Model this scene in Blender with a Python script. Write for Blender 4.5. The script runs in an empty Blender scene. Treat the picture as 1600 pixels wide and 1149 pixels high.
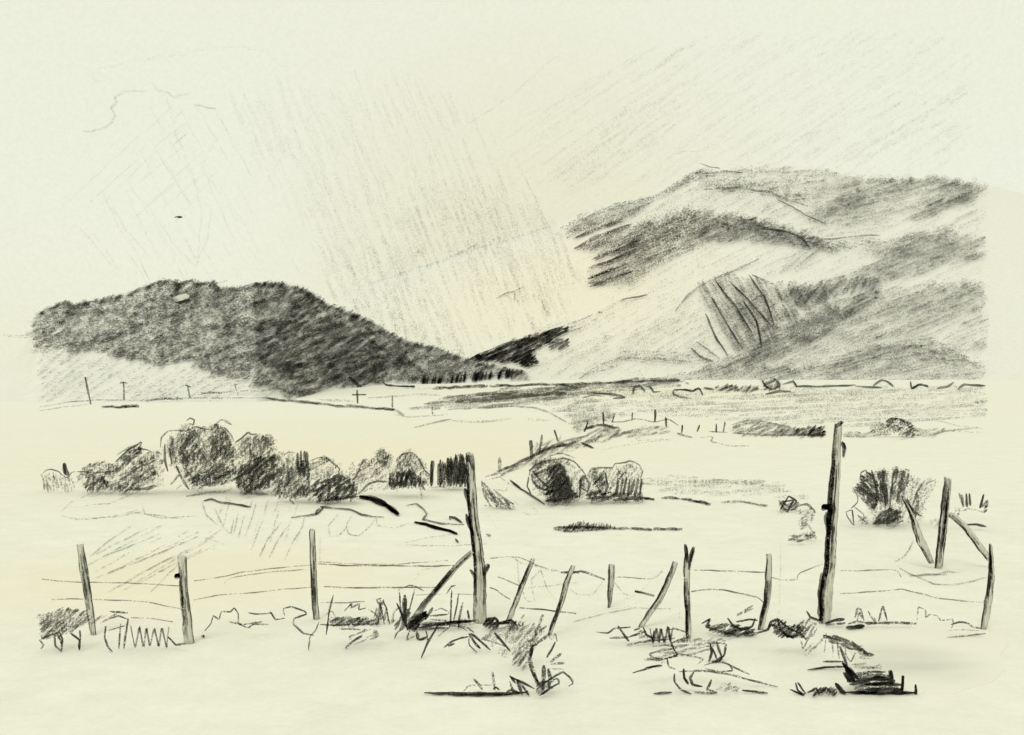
import bpy, math, random
import numpy as np

random.seed(7)
rng = np.random.default_rng(7)
C = bpy.context.scene.collection
F, CX, HY, CAMZ = 1600.0, 800.0, 590.0, 3.0      # lens in photo pixels, middle column, horizon row, eye height

# ---------------------------------------------------------------- scene, camera, light
scn = bpy.context.scene
scn.view_settings.view_transform = 'Standard'
scn.view_settings.look = 'None'
scn.view_settings.exposure = 0.0
scn.view_settings.gamma = 1.0
scn.render.engine = 'CYCLES'
scn.cycles.transparent_max_bounces = 96
scn.cycles.max_bounces = 6
scn.cycles.diffuse_bounces = 3
cam = bpy.data.cameras.new('camera')
co = bpy.data.objects.new('camera', cam); C.objects.link(co)
co.location = (0, 0, CAMZ); co.rotation_euler = (math.pi / 2, 0, 0)
cam.sensor_width = 36; cam.lens = 36.0 * F / 1600
cam.shift_y = (HY - 574.5) / 1600
cam.clip_start = 0.1; cam.clip_end = 20000
scn.camera = co

SUN_EL, SUN_AZ = math.radians(52), math.radians(200)   # behind the viewer, a little to the left
sl = bpy.data.lights.new('sun', 'SUN'); so = bpy.data.objects.new('sun', sl); C.objects.link(so)
sl.energy = 0.9; sl.angle = math.radians(25); sl.color = (1.0, 0.97, 0.9)
so.rotation_euler = (math.pi / 2 - SUN_EL, 0, math.radians(-20))
so.location = (-5, -10, 30)

# ---------------------------------------------------------------- materials
def nodes(name):
    m = bpy.data.materials.new(name); m.use_nodes = True
    nt = m.node_tree; nt.nodes.clear()
    return m, nt, (lambda t, **k: mk(nt, t, **k))
def mk(nt, t, **k):
    n = nt.nodes.new(t)
    for a, v in k.items(): setattr(n, a, v)
    return n
def math_(nt, op, a, b=None, clamp=False):
    n = nt.nodes.new('ShaderNodeMath'); n.operation = op; n.use_clamp = clamp
    for i, v in enumerate((a, b)):
        if v is None: continue
        if isinstance(v, (int, float)): n.inputs[i].default_value = v
        else: nt.links.new(v, n.inputs[i])
    return n.outputs[0]

def stroke_material(name, color, soft=4.8, lo=0.62, span=0.48, amp=(0.24, 0.60)):
    """thin dry growth: broken up by a fine grain, the more the sparser the growth is"""
    m, nt, N = nodes(name)
    L = nt.links.new
    geo = N('ShaderNodeNewGeometry')
    ags = N('ShaderNodeAttribute', attribute_name='fineness')
    ato = N('ShaderNodeAttribute', attribute_name='cover')
    sc = N('ShaderNodeVectorMath', operation='SCALE')
    L(geo.outputs['Position'], sc.inputs[0]); L(ags.outputs['Fac'], sc.inputs['Scale'])
    n1 = N('ShaderNodeTexNoise'); n1.inputs['Scale'].default_value = 0.46
    n1.inputs['Detail'].default_value = 1.5; n1.inputs['Roughness'].default_value = 0.6
    n2 = N('ShaderNodeTexNoise'); n2.inputs['Scale'].default_value = 0.07; n2.inputs['Detail'].default_value = 2
    an = N('ShaderNodeVectorMath', operation='MULTIPLY'); an.inputs[1].default_value = (1, 0.12, 1)
    L(sc.outputs[0], an.inputs[0]); L(an.outputs[0], n1.inputs['Vector']); L(an.outputs[0], n2.inputs['Vector'])
    tone = ato.outputs['Fac']
    n = math_(nt, 'ADD', n1.outputs[0], math_(nt, 'MULTIPLY', math_(nt, 'SUBTRACT', n2.outputs[0], 0.5), 0.30))
    thr = math_(nt, 'SUBTRACT', lo, math_(nt, 'MULTIPLY', tone, span))
    a = math_(nt, 'MULTIPLY', math_(nt, 'SUBTRACT', n, thr), soft, True)
    a = math_(nt, 'MULTIPLY', a, math_(nt, 'ADD', math_(nt, 'MULTIPLY', tone, amp[1]), amp[0]), True)
    a = math_(nt, 'MULTIPLY', a, math_(nt, 'SUBTRACT', 1.0, geo.outputs['Backfacing']))
    p = N('ShaderNodeBsdfPrincipled')
    p.inputs['Roughness'].default_value = 0.75
    p.inputs['Specular IOR Level'].default_value = 0.15
    cm = N('ShaderNodeMix', data_type='RGBA')
    cm.inputs[6].default_value = (*color, 1); cm.inputs[7].default_value = (*[c * 1.9 for c in color], 1)
    L(n2.outputs[0], cm.inputs[0]); L(cm.outputs[2], p.inputs['Base Color'])
    L(a, p.inputs['Alpha'])
    o = N('ShaderNodeOutputMaterial'); L(p.outputs[0], o.inputs[0])
    return m
M_dark = stroke_material('dark_growth', (0.070, 0.069, 0.061))
M_wood = stroke_material('bark_and_shade', (0.052, 0.051, 0.045))  # twigs, poles and stakes, also the painted shade on the posts
M_wire = stroke_material('wire_steel', (0.07, 0.07, 0.065))
M_rain = stroke_material('rain_mist', (0.24, 0.235, 0.21), soft=1.9, lo=0.62, span=0.75, amp=(0.10, 0.45))

def pale_material(name, c1, c2, warm=None, spots=(), scale=1.0, fine=(55, 13, 2.2)):
    m, nt, N = nodes(name); L = nt.links.new
    geo = N('ShaderNodeNewGeometry')
    n1 = N('ShaderNodeTexNoise'); n1.inputs['Scale'].default_value = 0.9 * scale
    n1.inputs['Detail'].default_value = 14; n1.inputs['Roughness'].default_value = 0.78
    L(geo.outputs['Position'], n1.inputs['Vector'])
    acc = math_(nt, 'MULTIPLY', n1.outputs[0], 0.5)
    for k, f_ in enumerate(fine):                    # fine speckle of dry blades, a layer for each reach of ground
        nf = N('ShaderNodeTexNoise'); nf.inputs['Scale'].default_value = f_; nf.inputs['Detail'].default_value = 2; nf.inputs['Roughness'].default_value = .6
        L(geo.outputs['Position'], nf.inputs['Vector'])
        acc = math_(nt, 'ADD', acc, math_(nt, 'MULTIPLY', nf.outputs[0], 0.8 / len(fine)))
    mr = N('ShaderNodeMapRange'); mr.inputs[1].default_value = 0.52; mr.inputs[2].default_value = 0.78
    L(acc, mr.inputs[0])
    cm = N('ShaderNodeMix', data_type='RGBA')
    cm.inputs[6].default_value = (*c1, 1); cm.inputs[7].default_value = (*c2, 1)
    L(mr.outputs[0], cm.inputs[0]); out = cm.outputs[2]
    for (x, y, z, rx, ry, amt) in spots:            # patches of drier, yellower grass
        s = N('ShaderNodeVectorMath', operation='SUBTRACT'); L(geo.outputs['Position'], s.inputs[0]); s.inputs[1].default_value = (x, y, z)
        d = N('ShaderNodeVectorMath', operation='DIVIDE'); L(s.outputs[0], d.inputs[0]); d.inputs[1].default_value = (rx, ry, max(rx, ry))
        l = N('ShaderNodeVectorMath', operation='LENGTH'); L(d.outputs[0], l.inputs[0])
        mm = N('ShaderNodeMapRange', interpolation_type='SMOOTHSTEP'); mm.inputs[1].default_value = 1.0; mm.inputs[2].default_value = 0.0
        mm.inputs[3].default_value = 0; mm.inputs[4].default_value = amt
        L(l.outputs['Value'], mm.inputs[0])
        c = N('ShaderNodeMix', data_type='RGBA'); L(mm.outputs[0], c.inputs[0]); L(out, c.inputs[6]); c.inputs[7].default_value = (*warm, 1)
        out = c.outputs[2]
    p = N('ShaderNodeBsdfPrincipled'); p.inputs['Roughness'].default_value = 0.95
    p.inputs['Specular IOR Level'].default_value = 0.05
    L(out, p.inputs['Base Color'])
    o = N('ShaderNodeOutputMaterial'); L(p.outputs[0], o.inputs[0])
    return m

# ---------------------------------------------------------------- terrain tables
_ly = np.linspace(math.log(1.0), math.log(9000.0), 6000)
_z = np.interp(_ly, np.log([1, 12.8, 27, 70, 200, 320, 500, 800, 1200, 9000]),
               [0, 0, -.206, -.94, -3.25, -4.6, -3.9, -2.0, 0.0, 0.0])
_k = np.hanning(301); _k /= _k.sum()
_z = np.convolve(np.pad(_z, 150, mode='edge'), _k, 'valid')
_row = HY + (CAMZ - _z) * F / np.exp(_ly)
def gz(y): return float(np.interp(math.log(max(y, 1.0)), _ly, _z))
def gd(row):                                      # distance at which the ground lies on that row
    return float(math.exp(np.interp(-max(row, 592.6), -_row, _ly)))
def P(px, row, D): return ((px - CX) / F * D, D, CAMZ - (row - HY) / F * D)

LS = [(-900,640),(-300,632),(-100,618),(-20,590),(25,560),(44,532),(52,510),(59,493),(75,483),(84,480),(104,470),(115,477),(146,470),(178,463),(195,462),(223,451),(251,440),
      (272,438),(279,444),(299,438),(313,444),(333,440),(341,449),(369,451),(390,445),(425,442),(453,445),(477,452),(498,466),
      (511,475),(539,484),(567,496),(595,511),(623,528),(658,539),(689,546),(713,556),(727,561),(748,566),(783,573),(818,581),(840,591),(900,612)]
LB = [(-900,628),(400,628),(456,623),(515,610),(600,601),(850,597),(900,597)]
MS = [(300,600),(400,530),(480,480),(560,447),(620,428),(700,401),(760,383),(800,371),(869,350),(925,328),(963,316),(1000,311),(1038,297),(1066,276),(1091,262),
      (1126,263),(1189,258),(1250,260),(1268,261),(1305,269),(1343,278),(1399,279),(1462,278),(1493,280),(1531,287),(1560,293),(1650,315),(1900,380),(2400,520),(2600,600)]
def tab(T):
    a = np.array(T, float); return lambda x: float(np.interp(x, a[:, 0], a[:, 1]))
lS, lB, mS = tab(LS), tab(LB), tab(MS)
class Hill:
    def __init__(s, S, B, d0, d1): s.S, s.B, s.d0, s.d1 = S, B, d0, d1
    def D(s, px, row):
        b, t_ = s.B(px) + 3, s.S(px)
        if b - t_ < 1: return s.d0(px)
        f = min(1.0, max(0.0, (b - row) / (b - t_)))
        t = math.asin(f) * 2 / math.pi
        return s.d0(px) + (s.d1(px) - s.d0(px)) * t
    def near(s, px, row): return s.D(max(px, 54), row) * 0.9943
LH = Hill(lS, lB, lambda x: gd(lB(x)) * .98, lambda x: gd(lB(x)) * 1.5 + 140)
MH = Hill(mS, lambda x: 600.0, lambda x: 1300.0, lambda x: 2700.0)

def link(name, me, mat, parent=None):
    o = bpy.data.objects.new(name, me); C.objects.link(o)
    me.materials.append(mat)
    if parent: o.parent = parent
    return o
def tag(o, label=None, cat=None, group=None, kind=None):
    for k, v in (('label', label), ('category', cat), ('group', group), ('kind', kind)):
        if v: o[k] = v
    return o
def grid_mesh(name, rows):
    nr, nc = len(rows), len(rows[0])
    v = [p for r in rows for p in r]
    f = [(i*nc+j, i*nc+j+1, (i+1)*nc+j+1, (i+1)*nc+j) for i in range(nr-1) for j in range(nc-1)]
    me = bpy.data.meshes.new(name); me.from_pydata(v, [], f)
    me.polygons.foreach_set('use_smooth', [True] * len(f)); me.update()
    return me

CREAM = (0.835, 0.832, 0.75); CREAM2 = (0.745, 0.742, 0.65); WARM = (0.80, 0.745, 0.58)
HCREAM = (0.785, 0.785, 0.735); HCREAM2 = (0.715, 0.715, 0.655)
g1 = gd(900); g2 = gd(720)
M_ground = pale_material('pale_dry_grass', CREAM, CREAM2, WARM,
    [((300-CX)/F*g1, g1, 0, 5.2, 4.8, .75), ((520-CX)/F*g2, g2*1.1, 0, 22, 30, .6), (-8, 95, 0, 60, 70, .35), (60, 500, 0, 200, 380, .4)])
M_hill = pale_material('pale_hillside', HCREAM, HCREAM2, WARM, [(120, 1900, 120, 420, 900, .5), (-100, 1900, 150, 260, 900, .2)], scale=0.35, fine=(.35, .12))

ys = [-40, -20, -8, -2, 1.5] + list(np.exp(np.linspace(math.log(3), math.log(8000), 190)))
rows = []
for y in ys:
    rows.append([(s * (abs(y) + 30) * 1.3, y, gz(y) + (0.0 if y < 2 else 0.0)) for s in np.linspace(-1, 1, 81)])
ground = link('ground', grid_mesh('ground', rows), M_ground)
tag(ground, 'pale cream grassland running from the fence to the hills', 'ground', kind='structure')

def hill_mesh(name, H, x0, x1, n, back):
    rows = []
    for t in list(np.linspace(0, 1, 26)) + list(np.linspace(1, 2, 10))[1:]:
        r = []
        for px in np.linspace(x0, x1, n):
            b, s_ = H.B(px) + 3, H.S(px)
            s_ = max(s_, 0)
            if t <= 1:
                row = b + (s_ - b) * math.sin(math.pi / 2 * t)
                D = H.d0(px) + (H.d1(px) - H.d0(px)) * t
                r.append(P(px, row, D))
            else:
                D = H.d1(px); x, y, z = P(px, s_, D); k = 1 + back * (t - 1)
                r.append((x * k, y * k, z * (0.5 + 0.5 * math.cos(math.pi * (t - 1))) - 8 * (t - 1)))
        rows.append(r)
    return grid_mesh(name, rows)
tag(link('hill', hill_mesh('hill', LH, -880, 880, 260, .5), M_hill), 'low rounded hill under dark woodland at the left', 'hill', kind='structure')
tag(link('mountain', hill_mesh('mountain', MH, 320, 2580, 300, .6), M_hill), 'broad pale mountain rising at the right', 'mountain', kind='structure')

# ---------------------------------------------------------------- strokes: thin tapered stems, stalks and twigs
class Strokes:
    def __init__(s): s.V = []; s.Fc = []; s.T = []; s.G = []; s.n = 0
    def add(s, pts, w, tone, D, wob=0.5, taper=0.45, step=6.0, grain=1.0, tvar=0.12):
        a = np.array(pts, float)
        if w < 3.2 and not getattr(s, 'fine', 0): w *= 1.2; tone = tone * 1.08 + .03
        seg = np.hypot(*(a[1:] - a[:-1]).T); cum = np.concatenate([[0], np.cumsum(seg)])
        if cum[-1] < 0.8: return
        n = max(2, int(cum[-1] / step) + 2)
        q = np.linspace(0, cum[-1], n)
        x = np.interp(q, cum, a[:, 0]); y = np.interp(q, cum, a[:, 1])
        if wob:
            ph = random.random() * 9; k = wob * 0.6
            x = x + k * np.sin(q / 9.0 + ph) + rng.normal(0, wob * .3, n); y = y + k * np.cos(q / 7.0 + ph * 2) + rng.normal(0, wob * .3, n)
        d = np.array([D(x[i], y[i] + w * .5) for i in range(n)]) if callable(D) else np.full(n, float(D))
        p = np.stack([(x - CX) / F * d, d, CAMZ - (y - HY) / F * d], 1)
        t = np.gradient(p, axis=0); t /= np.linalg.norm(t, axis=1)[:, None] + 1e-9
        vd = p - np.array([0, 0, CAMZ]); vd /= np.linalg.norm(vd, axis=1)[:, None]
        sd = np.cross(t, vd); ln = np.linalg.norm(sd, axis=1)[:, None]; sd = np.where(ln > 1e-4, sd / (ln + 1e-9), np.array([1., 0, 0]))
        up = np.cross(sd, t)
        u = q / q[-1]
        prof = np.minimum(1, np.minimum(u, 1 - u) * 6 * (1 - taper) + taper) * (1 + 0.18 * np.sin(q / 5 + random.random() * 6))
        r = (w * d / (2 * F) * prof)[:, None]
        ring = np.stack([p + sd * r, p + up * r, p - sd * r, p - up * r], 1).reshape(-1, 3)
        b = s.n; s.V.append(ring)
        for i in range(n - 1):
            for j in range(4):
                k2 = (j + 1) % 4
                s.Fc.append((b+i*4+j, b+i*4+k2, b+(i+1)*4+k2, b+(i+1)*4+j))
        s.Fc.append((b+3, b+2, b+1, b)); e = b + (n-1)*4; s.Fc.append((e, e+1, e+2, e+3))
        s.n += n * 4
        tt = np.clip(tone + tvar * np.sin(q / 11 + random.random() * 6) * tone, 0.02, 1.2)
        s.T.append(np.repeat(tt, 4)); s.G.append(np.full(n * 4, grain * F / float(np.median(d))))
    def hatch(s, poly, ang, sp, w, tone, D, ln=(30, 70), jit=3.0, wob=.6, skip=0.0, curve=0.0, grain=1.0, djit=0.0, spread=3.0):
        """parallel stalks that fill an outline; djit = depth of the clump"""
        a = np.array(poly, float); th = math.radians(ang)
        ux, uy = math.cos(th), -math.sin(th); vx, vy = -uy, ux
        U = a[:, 0] * ux + a[:, 1] * uy; Vv = a[:, 0] * vx + a[:, 1] * vy
        v = Vv.min() + sp * random.random()
        while v < Vv.max():
            xs = []
            for i in range(len(a)):
                j = (i + 1) % len(a)
                if (Vv[i] <= v) != (Vv[j] <= v):
                    xs.append(U[i] + (v - Vv[i]) / (Vv[j] - Vv[i]) * (U[j] - U[i]))
            xs.sort()
            for k in range(0, len(xs) - 1, 2):
                u0, u1 = xs[k], xs[k+1]
                c = u0 - random.random() * ln[0] * .3
                while c < u1:
                    L_ = random.uniform(*ln); e = min(c + L_, u1)
                    s0, s1 = max(c, u0) + random.uniform(-jit, jit), e + random.uniform(-jit, jit)
                    if s1 - s0 > 2 and random.random() >= skip:
                        dv = random.uniform(-1, 1) * sp * .5; da = math.tan(math.radians(random.uniform(-spread, spread)))
                        pts = []
                        for q in (0, .33, .66, 1):
                            uu = s0 + (s1 - s0) * q; vv = v + dv + da * (uu - (s0+s1)/2) + curve * 4 * q * (1-q)
                            pts.append((uu*ux + vv*vx, uu*uy + vv*vy))
                        Dd = D
                        if djit:
                            o = random.uniform(-djit, djit)
                            Dd = (lambda o: lambda x, y: (D(x, y) if callable(D) else D) + o)(o)
                            if callable(D) and getattr(D, 'floor', 0):
                                Dd = (lambda o: lambda x, y: min(D(x, y) + o, gd(y) * .998))(o)
                        s.add(pts, w * random.uniform(.75, 1.25), tone * random.uniform(.8, 1.2), Dd, wob=wob, grain=grain)
                    c = e + random.uniform(-4, 2)
            v += sp * random.uniform(.7, 1.3)
    def rough(s, pts, w, t, D, seg=(7, 22)):
        """a ragged band made of short overlapping stalks"""
        a = np.array(pts, float); L_ = np.hypot(*(a[1:] - a[:-1]).T); cum = np.concatenate([[0], np.cumsum(L_)])
        u = 0.0
        while u < cum[-1]:
            l = random.uniform(*seg); v = min(cum[-1], u + l); oy = random.uniform(-w, w) * .27
            q = [u, (u + v) / 2, v]
            s.add([(float(np.interp(k, cum, a[:, 0])), float(np.interp(k, cum, a[:, 1])) + oy + random.uniform(-w, w) * .08) for k in q], w * random.uniform(.45, .7), t * random.uniform(.85, 1.1), D, wob=.3, step=4, taper=.6)
            u += l * random.uniform(.25, .5)
    def scrib(s, x0, x1, y0, y1, n, w, tone, D, lean=0.0):
        """zigzag of stalks between two rows"""
        pts = []
        for i in range(n):
            x = x0 + (x1 - x0) * i / (n - 1) + random.uniform(-1.5, 1.5)
            pts.append((x + lean * (i % 2), (y1 if i % 2 else y0) + random.uniform(-2, 2)))
        s.add(pts, w, tone, D, step=3.5, wob=.4)
    def build(s, name, mat=None, parent=None, origin=None):
        V = np.concatenate(s.V); T = np.concatenate(s.T); G = np.concatenate(s.G)
        if parent is not None: origin = PO[parent.name]
        if origin is None:
            k = V[:, 2].argmin(); origin = (float((V[:, 0].min()+V[:, 0].max())/2), float(V[k, 1]), float(V[:, 2].min()))
        me = bpy.data.meshes.new(name); me.from_pydata((V - np.array(origin)).tolist(), [], s.Fc)
        for nm, arr in (('cover', T), ('fineness', G)):
            at = me.attributes.new(nm, 'FLOAT', 'POINT'); at.data.foreach_set('value', arr.astype(np.float32))
        me.update()
        o = link(name, me, mat or M_dark, parent)
        if parent is None: o.location = origin; PO[o.name] = origin
        return o
PO = {}
def empty(name, loc):
    o = bpy.data.objects.new(name, None); C.objects.link(o); o.location = loc; o.empty_display_size = .2; PO[o.name] = loc; return o
def stand(d):                                   # upright growth rooted at distance d, never under the ground
    f = lambda x, y: min(d, gd(y) * .998)
    f.floor = 1; return f
def lie(x, y):                                  # on the ground, or on the toe of the left hill where it comes first
    d = gd(y) * .998
    return min(d, LH.D(max(x, 54), y) * .985) if x < 850 and y < 632 and y > lS(x) else d

# ---------------------------------------------------------------- woodland on the left hill
s = Strokes()
wood = [(p) for p in LS if 52 <= p[0] <= 835]
low = [(828,594),(783,588),(741,594),(699,599),(658,601),(610,596),(570,602),(553,604),(515,606),(487,616),(453,621),(432,613),(418,606),(393,598),(366,592),(324,583),
       (313,574),(289,565),(258,568),(237,570),(195,562),(174,557),(167,550),(132,548),(115,551),(104,543),(75,545),(60,550),(52,540)]
poly = wood + low
s.hatch(poly, 22, 4.8, 6.2, .48, LH.near, ln=(16, 44), jit=4, spread=16)
s.hatch(poly, 40, 5.8, 6.0, .42, LH.near, ln=(12, 34), jit=4, spread=22)
s.hatch([(355,545),(400,520),(470,495),(540,505),(600,540),(640,560),(600,585),(520,590),(450,585),(400,560)], 20, 7, 6, .44, LH.near, ln=(30, 70), jit=6)
s.hatch(poly, 100, 8, 4.6, .34, LH.near, ln=(7, 18), jit=3, spread=80)
s.hatch([(400,560),(470,540),(600,560),(690,575),(700,590),(600,595),(520,600),(440,600)], 18, 8, 6, .40, LH.near, ln=(30, 70), jit=6)
s.hatch([(340,470),(400,455),(460,458),(510,480),(480,510),(400,520),(350,520)], 30, 7, 6, .42, LH.near, ln=(20, 60), jit=6)
s.hatch([(560,510),(600,520),(680,552),(700,580),(640,590),(580,560)], -35, 7, 5, .45, LH.near, ln=(20, 50), jit=5)
for i in range(len(wood) - 1):                 # ragged treetops along the skyline
    (x0, y0), (x1, y1) = wood[i], wood[i+1]
    for k in range(int(abs(x1 - x0) / 3.2)):
        t = random.random(); x = x0 + (x1-x0)*t; y = y0 + (y1-y0)*t
        a = math.radians(random.uniform(15, 60)); l = random.uniform(4, 12)
        s.add([(x - l*math.cos(a), y + l*math.sin(a)), (x + random.uniform(0,2), y - random.uniform(-1, 3))], 4, .55, LH.near)
for k in range(34):                             # little conifers at the foot
    x = random.uniform(660, 800); b = float(np.interp(x, [660, 700, 760, 800], [600, 599, 593, 590]))
    s.add([(x, b), (x + 3, b - random.uniform(8, 17))], 4, .95, LH.near)
s.add([(430,606),(470,618),(500,611)], 4, .6, LH.near); s.add([(545,590),(560,602),(566,609)], 5, .9, LH.near)
tag(s.build('woodland'), 'dark dense woodland covering the rounded left hill', 'woodland', kind='stuff')
# a pale slab standing in for the bright gap among the trees
s = Strokes()
b = P(270, 470, LH.D(285, 466) * .985)
m, nt, N = nodes('pale_slab_mat'); p_ = N('ShaderNodeBsdfPrincipled'); o_ = N('ShaderNodeOutputMaterial'); nt.links.new(p_.outputs[0], o_.inputs[0])
nz = N('ShaderNodeTexNoise'); nz.inputs['Scale'].default_value = .9; cr = N('ShaderNodeMix', data_type='RGBA')
cr.inputs[6].default_value = (.85, .85, .76, 1); cr.inputs[7].default_value = (.75, .75, .66, 1); nt.links.new(nz.outputs[0], cr.inputs[0]); nt.links.new(cr.outputs[2], p_.inputs['Base Color']); p_.inputs['Roughness'].default_value = .9
M_pale_slab = m
Dq = LH.D(285, 466) * .965
cs = [(270,466),(280,461),(290,459),(296,462),(294,467),(284,470),(272,473)]
v = [P(x, y, Dq) for x, y in cs] + [P(x, y, Dq * 1.02) for x, y in cs]
n = len(cs); f = [tuple(range(n))[::-1], tuple(range(n, 2*n))] + [(i, (i+1)%n, n+(i+1)%n, n+i) for i in range(n)]
og = v[6]; me = bpy.data.meshes.new('pale_slab'); me.from_pydata([tuple(np.array(q)-np.array(og)) for q in v], [], f)
o = link('pale_slab', me, M_pale_slab); o.location = og
tag(o, 'small pale slab filling the bright gap in the dark woods near the hilltop', 'pale_slab')

s = Strokes()                                   # thin grass on the slope below the wood
s.hatch([(62,556),(104,548),(200,566),(300,577),(400,604),(440,620),(300,626),(150,628),(62,632)], 32, 7, 3.2, .26, LH.near, ln=(40, 110), jit=6)
s.hatch([(62,556),(104,548),(190,570),(120,610),(62,630)], 42, 9, 3, .3, LH.near, ln=(50, 110), jit=6)
s.hatch([(180,590),(330,590),(420,612),(300,622),(200,622)], 14, 6, 4, .24, LH.near, ln=(20, 70), jit=6)
tag(s.build('hillside_grass'), 'faint slanting grass on the pale slope below the dark woodland', 'grass', kind='stuff')

# ---------------------------------------------------------------- the mountain's scrub
s = Strokes(); mn = MH.near
W = 4.4
def mh(poly, ang, sp, w, tone, **k):
    tone = tone * 1.05 + .03; sp *= .9
    k.setdefault('ln', (30, 90)); k.setdefault('jit', 7); s.hatch(poly, ang, sp, w, tone * .80, mn, **k)
    s.hatch(poly, ang + 4, sp * 1.5, w * 2.4, tone * .55, mn, **{**k, 'jit': 12, 'grain': 1.2})
mh([(872,362),(905,338),(963,318),(1005,312),(1040,299),(1075,274),(1095,264),(1092,280),(1050,300),(1010,320),(990,336),(950,352),(890,368)], 22, 4.2, 4.4, .5)
mh([(1093,264),(1126,265),(1189,261),(1262,262),(1300,271),(1342,280),(1340,325),(1300,342),(1262,318),(1225,300),(1190,294),(1110,290),(1097,280)], 6, 6, 4.2, .38, ln=(20, 60))
mh([(1095,290),(1130,280),(1190,290),(1250,300),(1262,320),(1200,304),(1130,300)], 0, 5, 4, .45, ln=(20, 50))
s.add([(1097,272),(1130,268),(1160,270)], 3.5, .7, mn); s.add([(1094,255),(1110,262),(1125,263)], 1.5, .6, mn)
s.add([(1098,296),(1150,294),(1200,300),(1230,312),(1262,322)], 4, .6, mn)
s.add([(1215,312),(1235,322),(1262,338),(1290,350)], 1.8, .7, mn)
mh([(900,388),(960,364),(1010,342),(1060,330),(1108,327),(1125,334),(1180,342),(1250,362),(1292,382),(1265,386),(1190,378),(1110,378),(1060,397),(1020,420),(985,442),(925,446),(920,432),(955,405),(932,398)], 22, 4.2, 4.6, .52)
mh([(960,372),(1010,350),(1100,338),(1110,360),(1050,380),(1000,412),(960,412)], 20, 6, 4.5, .5)
for q in ([(895,388),(930,372),(985,350)], [(900,372),(935,358),(970,344)], [(928,405),(960,392),(1000,375)], [(922,418),(950,408),(990,392)], [(922,446),(950,438),(990,424)], [(920,436),(950,424),(980,412)]):
    for k in range(3): s.add([(x + random.uniform(-4, 4), y + random.uniform(-2.5, 2.5)) for x, y in q], 4, .6, mn)
mh([(1120,340),(1190,344),(1260,366),(1300,380),(1370,372),(1372,380),(1300,392),(1240,380),(1180,362),(1120,356)], -12, 4.5, 4.2, .5)
s.add([(1190,358),(1230,362),(1255,374),(1266,388)], 3, .75, mn); s.add([(1255,372),(1300,374),(1350,368),(1376,368)], 2.2, .6, mn)
mh([(1215,425),(1235,405),(1250,385),(1290,385),(1270,405),(1240,420)], 38, 6, 4, .38, ln=(20, 50))
mh([(1335,278),(1400,280),(1462,279),(1533,290),(1533,296),(1480,312),(1420,330),(1370,345),(1310,350),(1265,345),(1258,330),(1300,330),(1300,300)], 14, 5, 4.3, .42)
mh([(1390,282),(1465,280),(1528,290),(1500,298),(1440,300),(1400,300),(1340,322),(1280,344),(1290,328),(1350,300)], 22, 6, 4.3, .42)
mh([(1408,346),(1440,328),(1480,310),(1532,292),(1534,306),(1490,322),(1440,342)], 24, 4, 4.2, .6)
mh([(1262,345),(1320,350),(1400,340),(1410,352),(1350,365),(1290,372),(1262,362)], 12, 7, 4, .3)
mh([(1370,378),(1430,366),(1475,352),(1500,368),(1534,370),(1534,402),(1480,412),(1430,432),(1380,442),(1330,452),(1270,458),(1240,472),(1210,466),(1240,447),(1290,437),(1340,422),(1380,398),(1350,392)], 20, 4.6, 4.4, .45)
mh([(1390,380),(1450,362),(1490,376),(1490,398),(1440,408),(1400,402)], 14, 7, 4.6, .4)
mh([(1100,442),(1135,426),(1180,436),(1230,452),(1262,456),(1300,450),(1290,470),(1240,492),(1215,512),(1190,540),(1150,548),(1130,522),(1108,490),(1095,470)], -58, 6, 4, .48, ln=(30, 70))
mh([(1130,470),(1180,460),(1210,480),(1200,520),(1160,540)], 30, 7, 4, .45)
mh([(1215,445),(1255,448),(1300,440),(1370,430),(1370,448),(1300,462),(1245,480)], 55, 6, 4, .55, ln=(14, 34))
for q in ([(1112,465),(1135,505),(1160,545)], [(1102,490),(1120,530),(1137,556)], [(1140,440),(1175,475),(1205,510)], [(1170,430),(1195,465),(1210,508)], [(1160,470),(1182,500),(1190,542)], [(1118,440),(1150,480),(1175,520)]):
    s.add(q, 2.4, .85, mn)
s.add([(1055,486),(1072,465),(1095,445),(1130,430),(1155,420),(1185,405)], 3, .55, mn); s.add([(1175,430),(1210,445),(1222,470)], 3, .6, mn)
s.add([(1080,545),(1095,558),(1115,566)], 3.5, .8, mn); s.add([(1090,535),(1110,550),(1125,560)], 2, .6, mn)
mh([(1108,566),(1175,545),(1230,502),(1270,477),(1340,457),(1400,448),(1420,450),(1500,440),(1532,450),(1534,478),(1460,508),(1400,526),(1300,545),(1262,582),(1150,590),(1098,584)], 22, 5, 4.4, .40)
mh([(1130,566),(1190,538),(1240,505),(1300,480),(1330,485),(1300,520),(1240,545),(1190,570)], 30, 5.5, 4.4, .5)
mh([(1330,468),(1372,452),(1366,476),(1310,500)], 25, 5, 4.2, .5, ln=(20, 50))
mh([(1240,578),(1330,545),(1440,524),(1470,535),(1500,548),(1532,572),(1534,592),(1400,598),(1250,600),(1180,598)], 10, 5, 4.4, .45)
mh([(1270,585),(1330,552),(1420,535),(1450,540),(1380,560),(1300,590)], 18, 6, 4.4, .5)
mh([(1420,548),(1480,545),(1524,566),(1500,575),(1440,565)], -12, 6, 4.2, .45, ln=(20, 50))
mh([(900,592),(940,566),(980,549),(1050,551),(1110,562),(1105,578),(1040,566),(980,566),(930,586)], 10, 5, 4.2, .36, ln=(20, 60))
s.add([(905,592),(935,572),(965,560),(1020,560),(1080,566)], 4, .5, mn)
mh([(1040,590),(1110,570),(1180,572),(1240,575),(1240,600),(1060,600)], 12, 5, 4, .36)
mh([(1380,480),(1530,440),(1534,560),(1460,530),(1400,540)], 24, 11, 3, .38, ln=(70, 140), jit=14)
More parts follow.
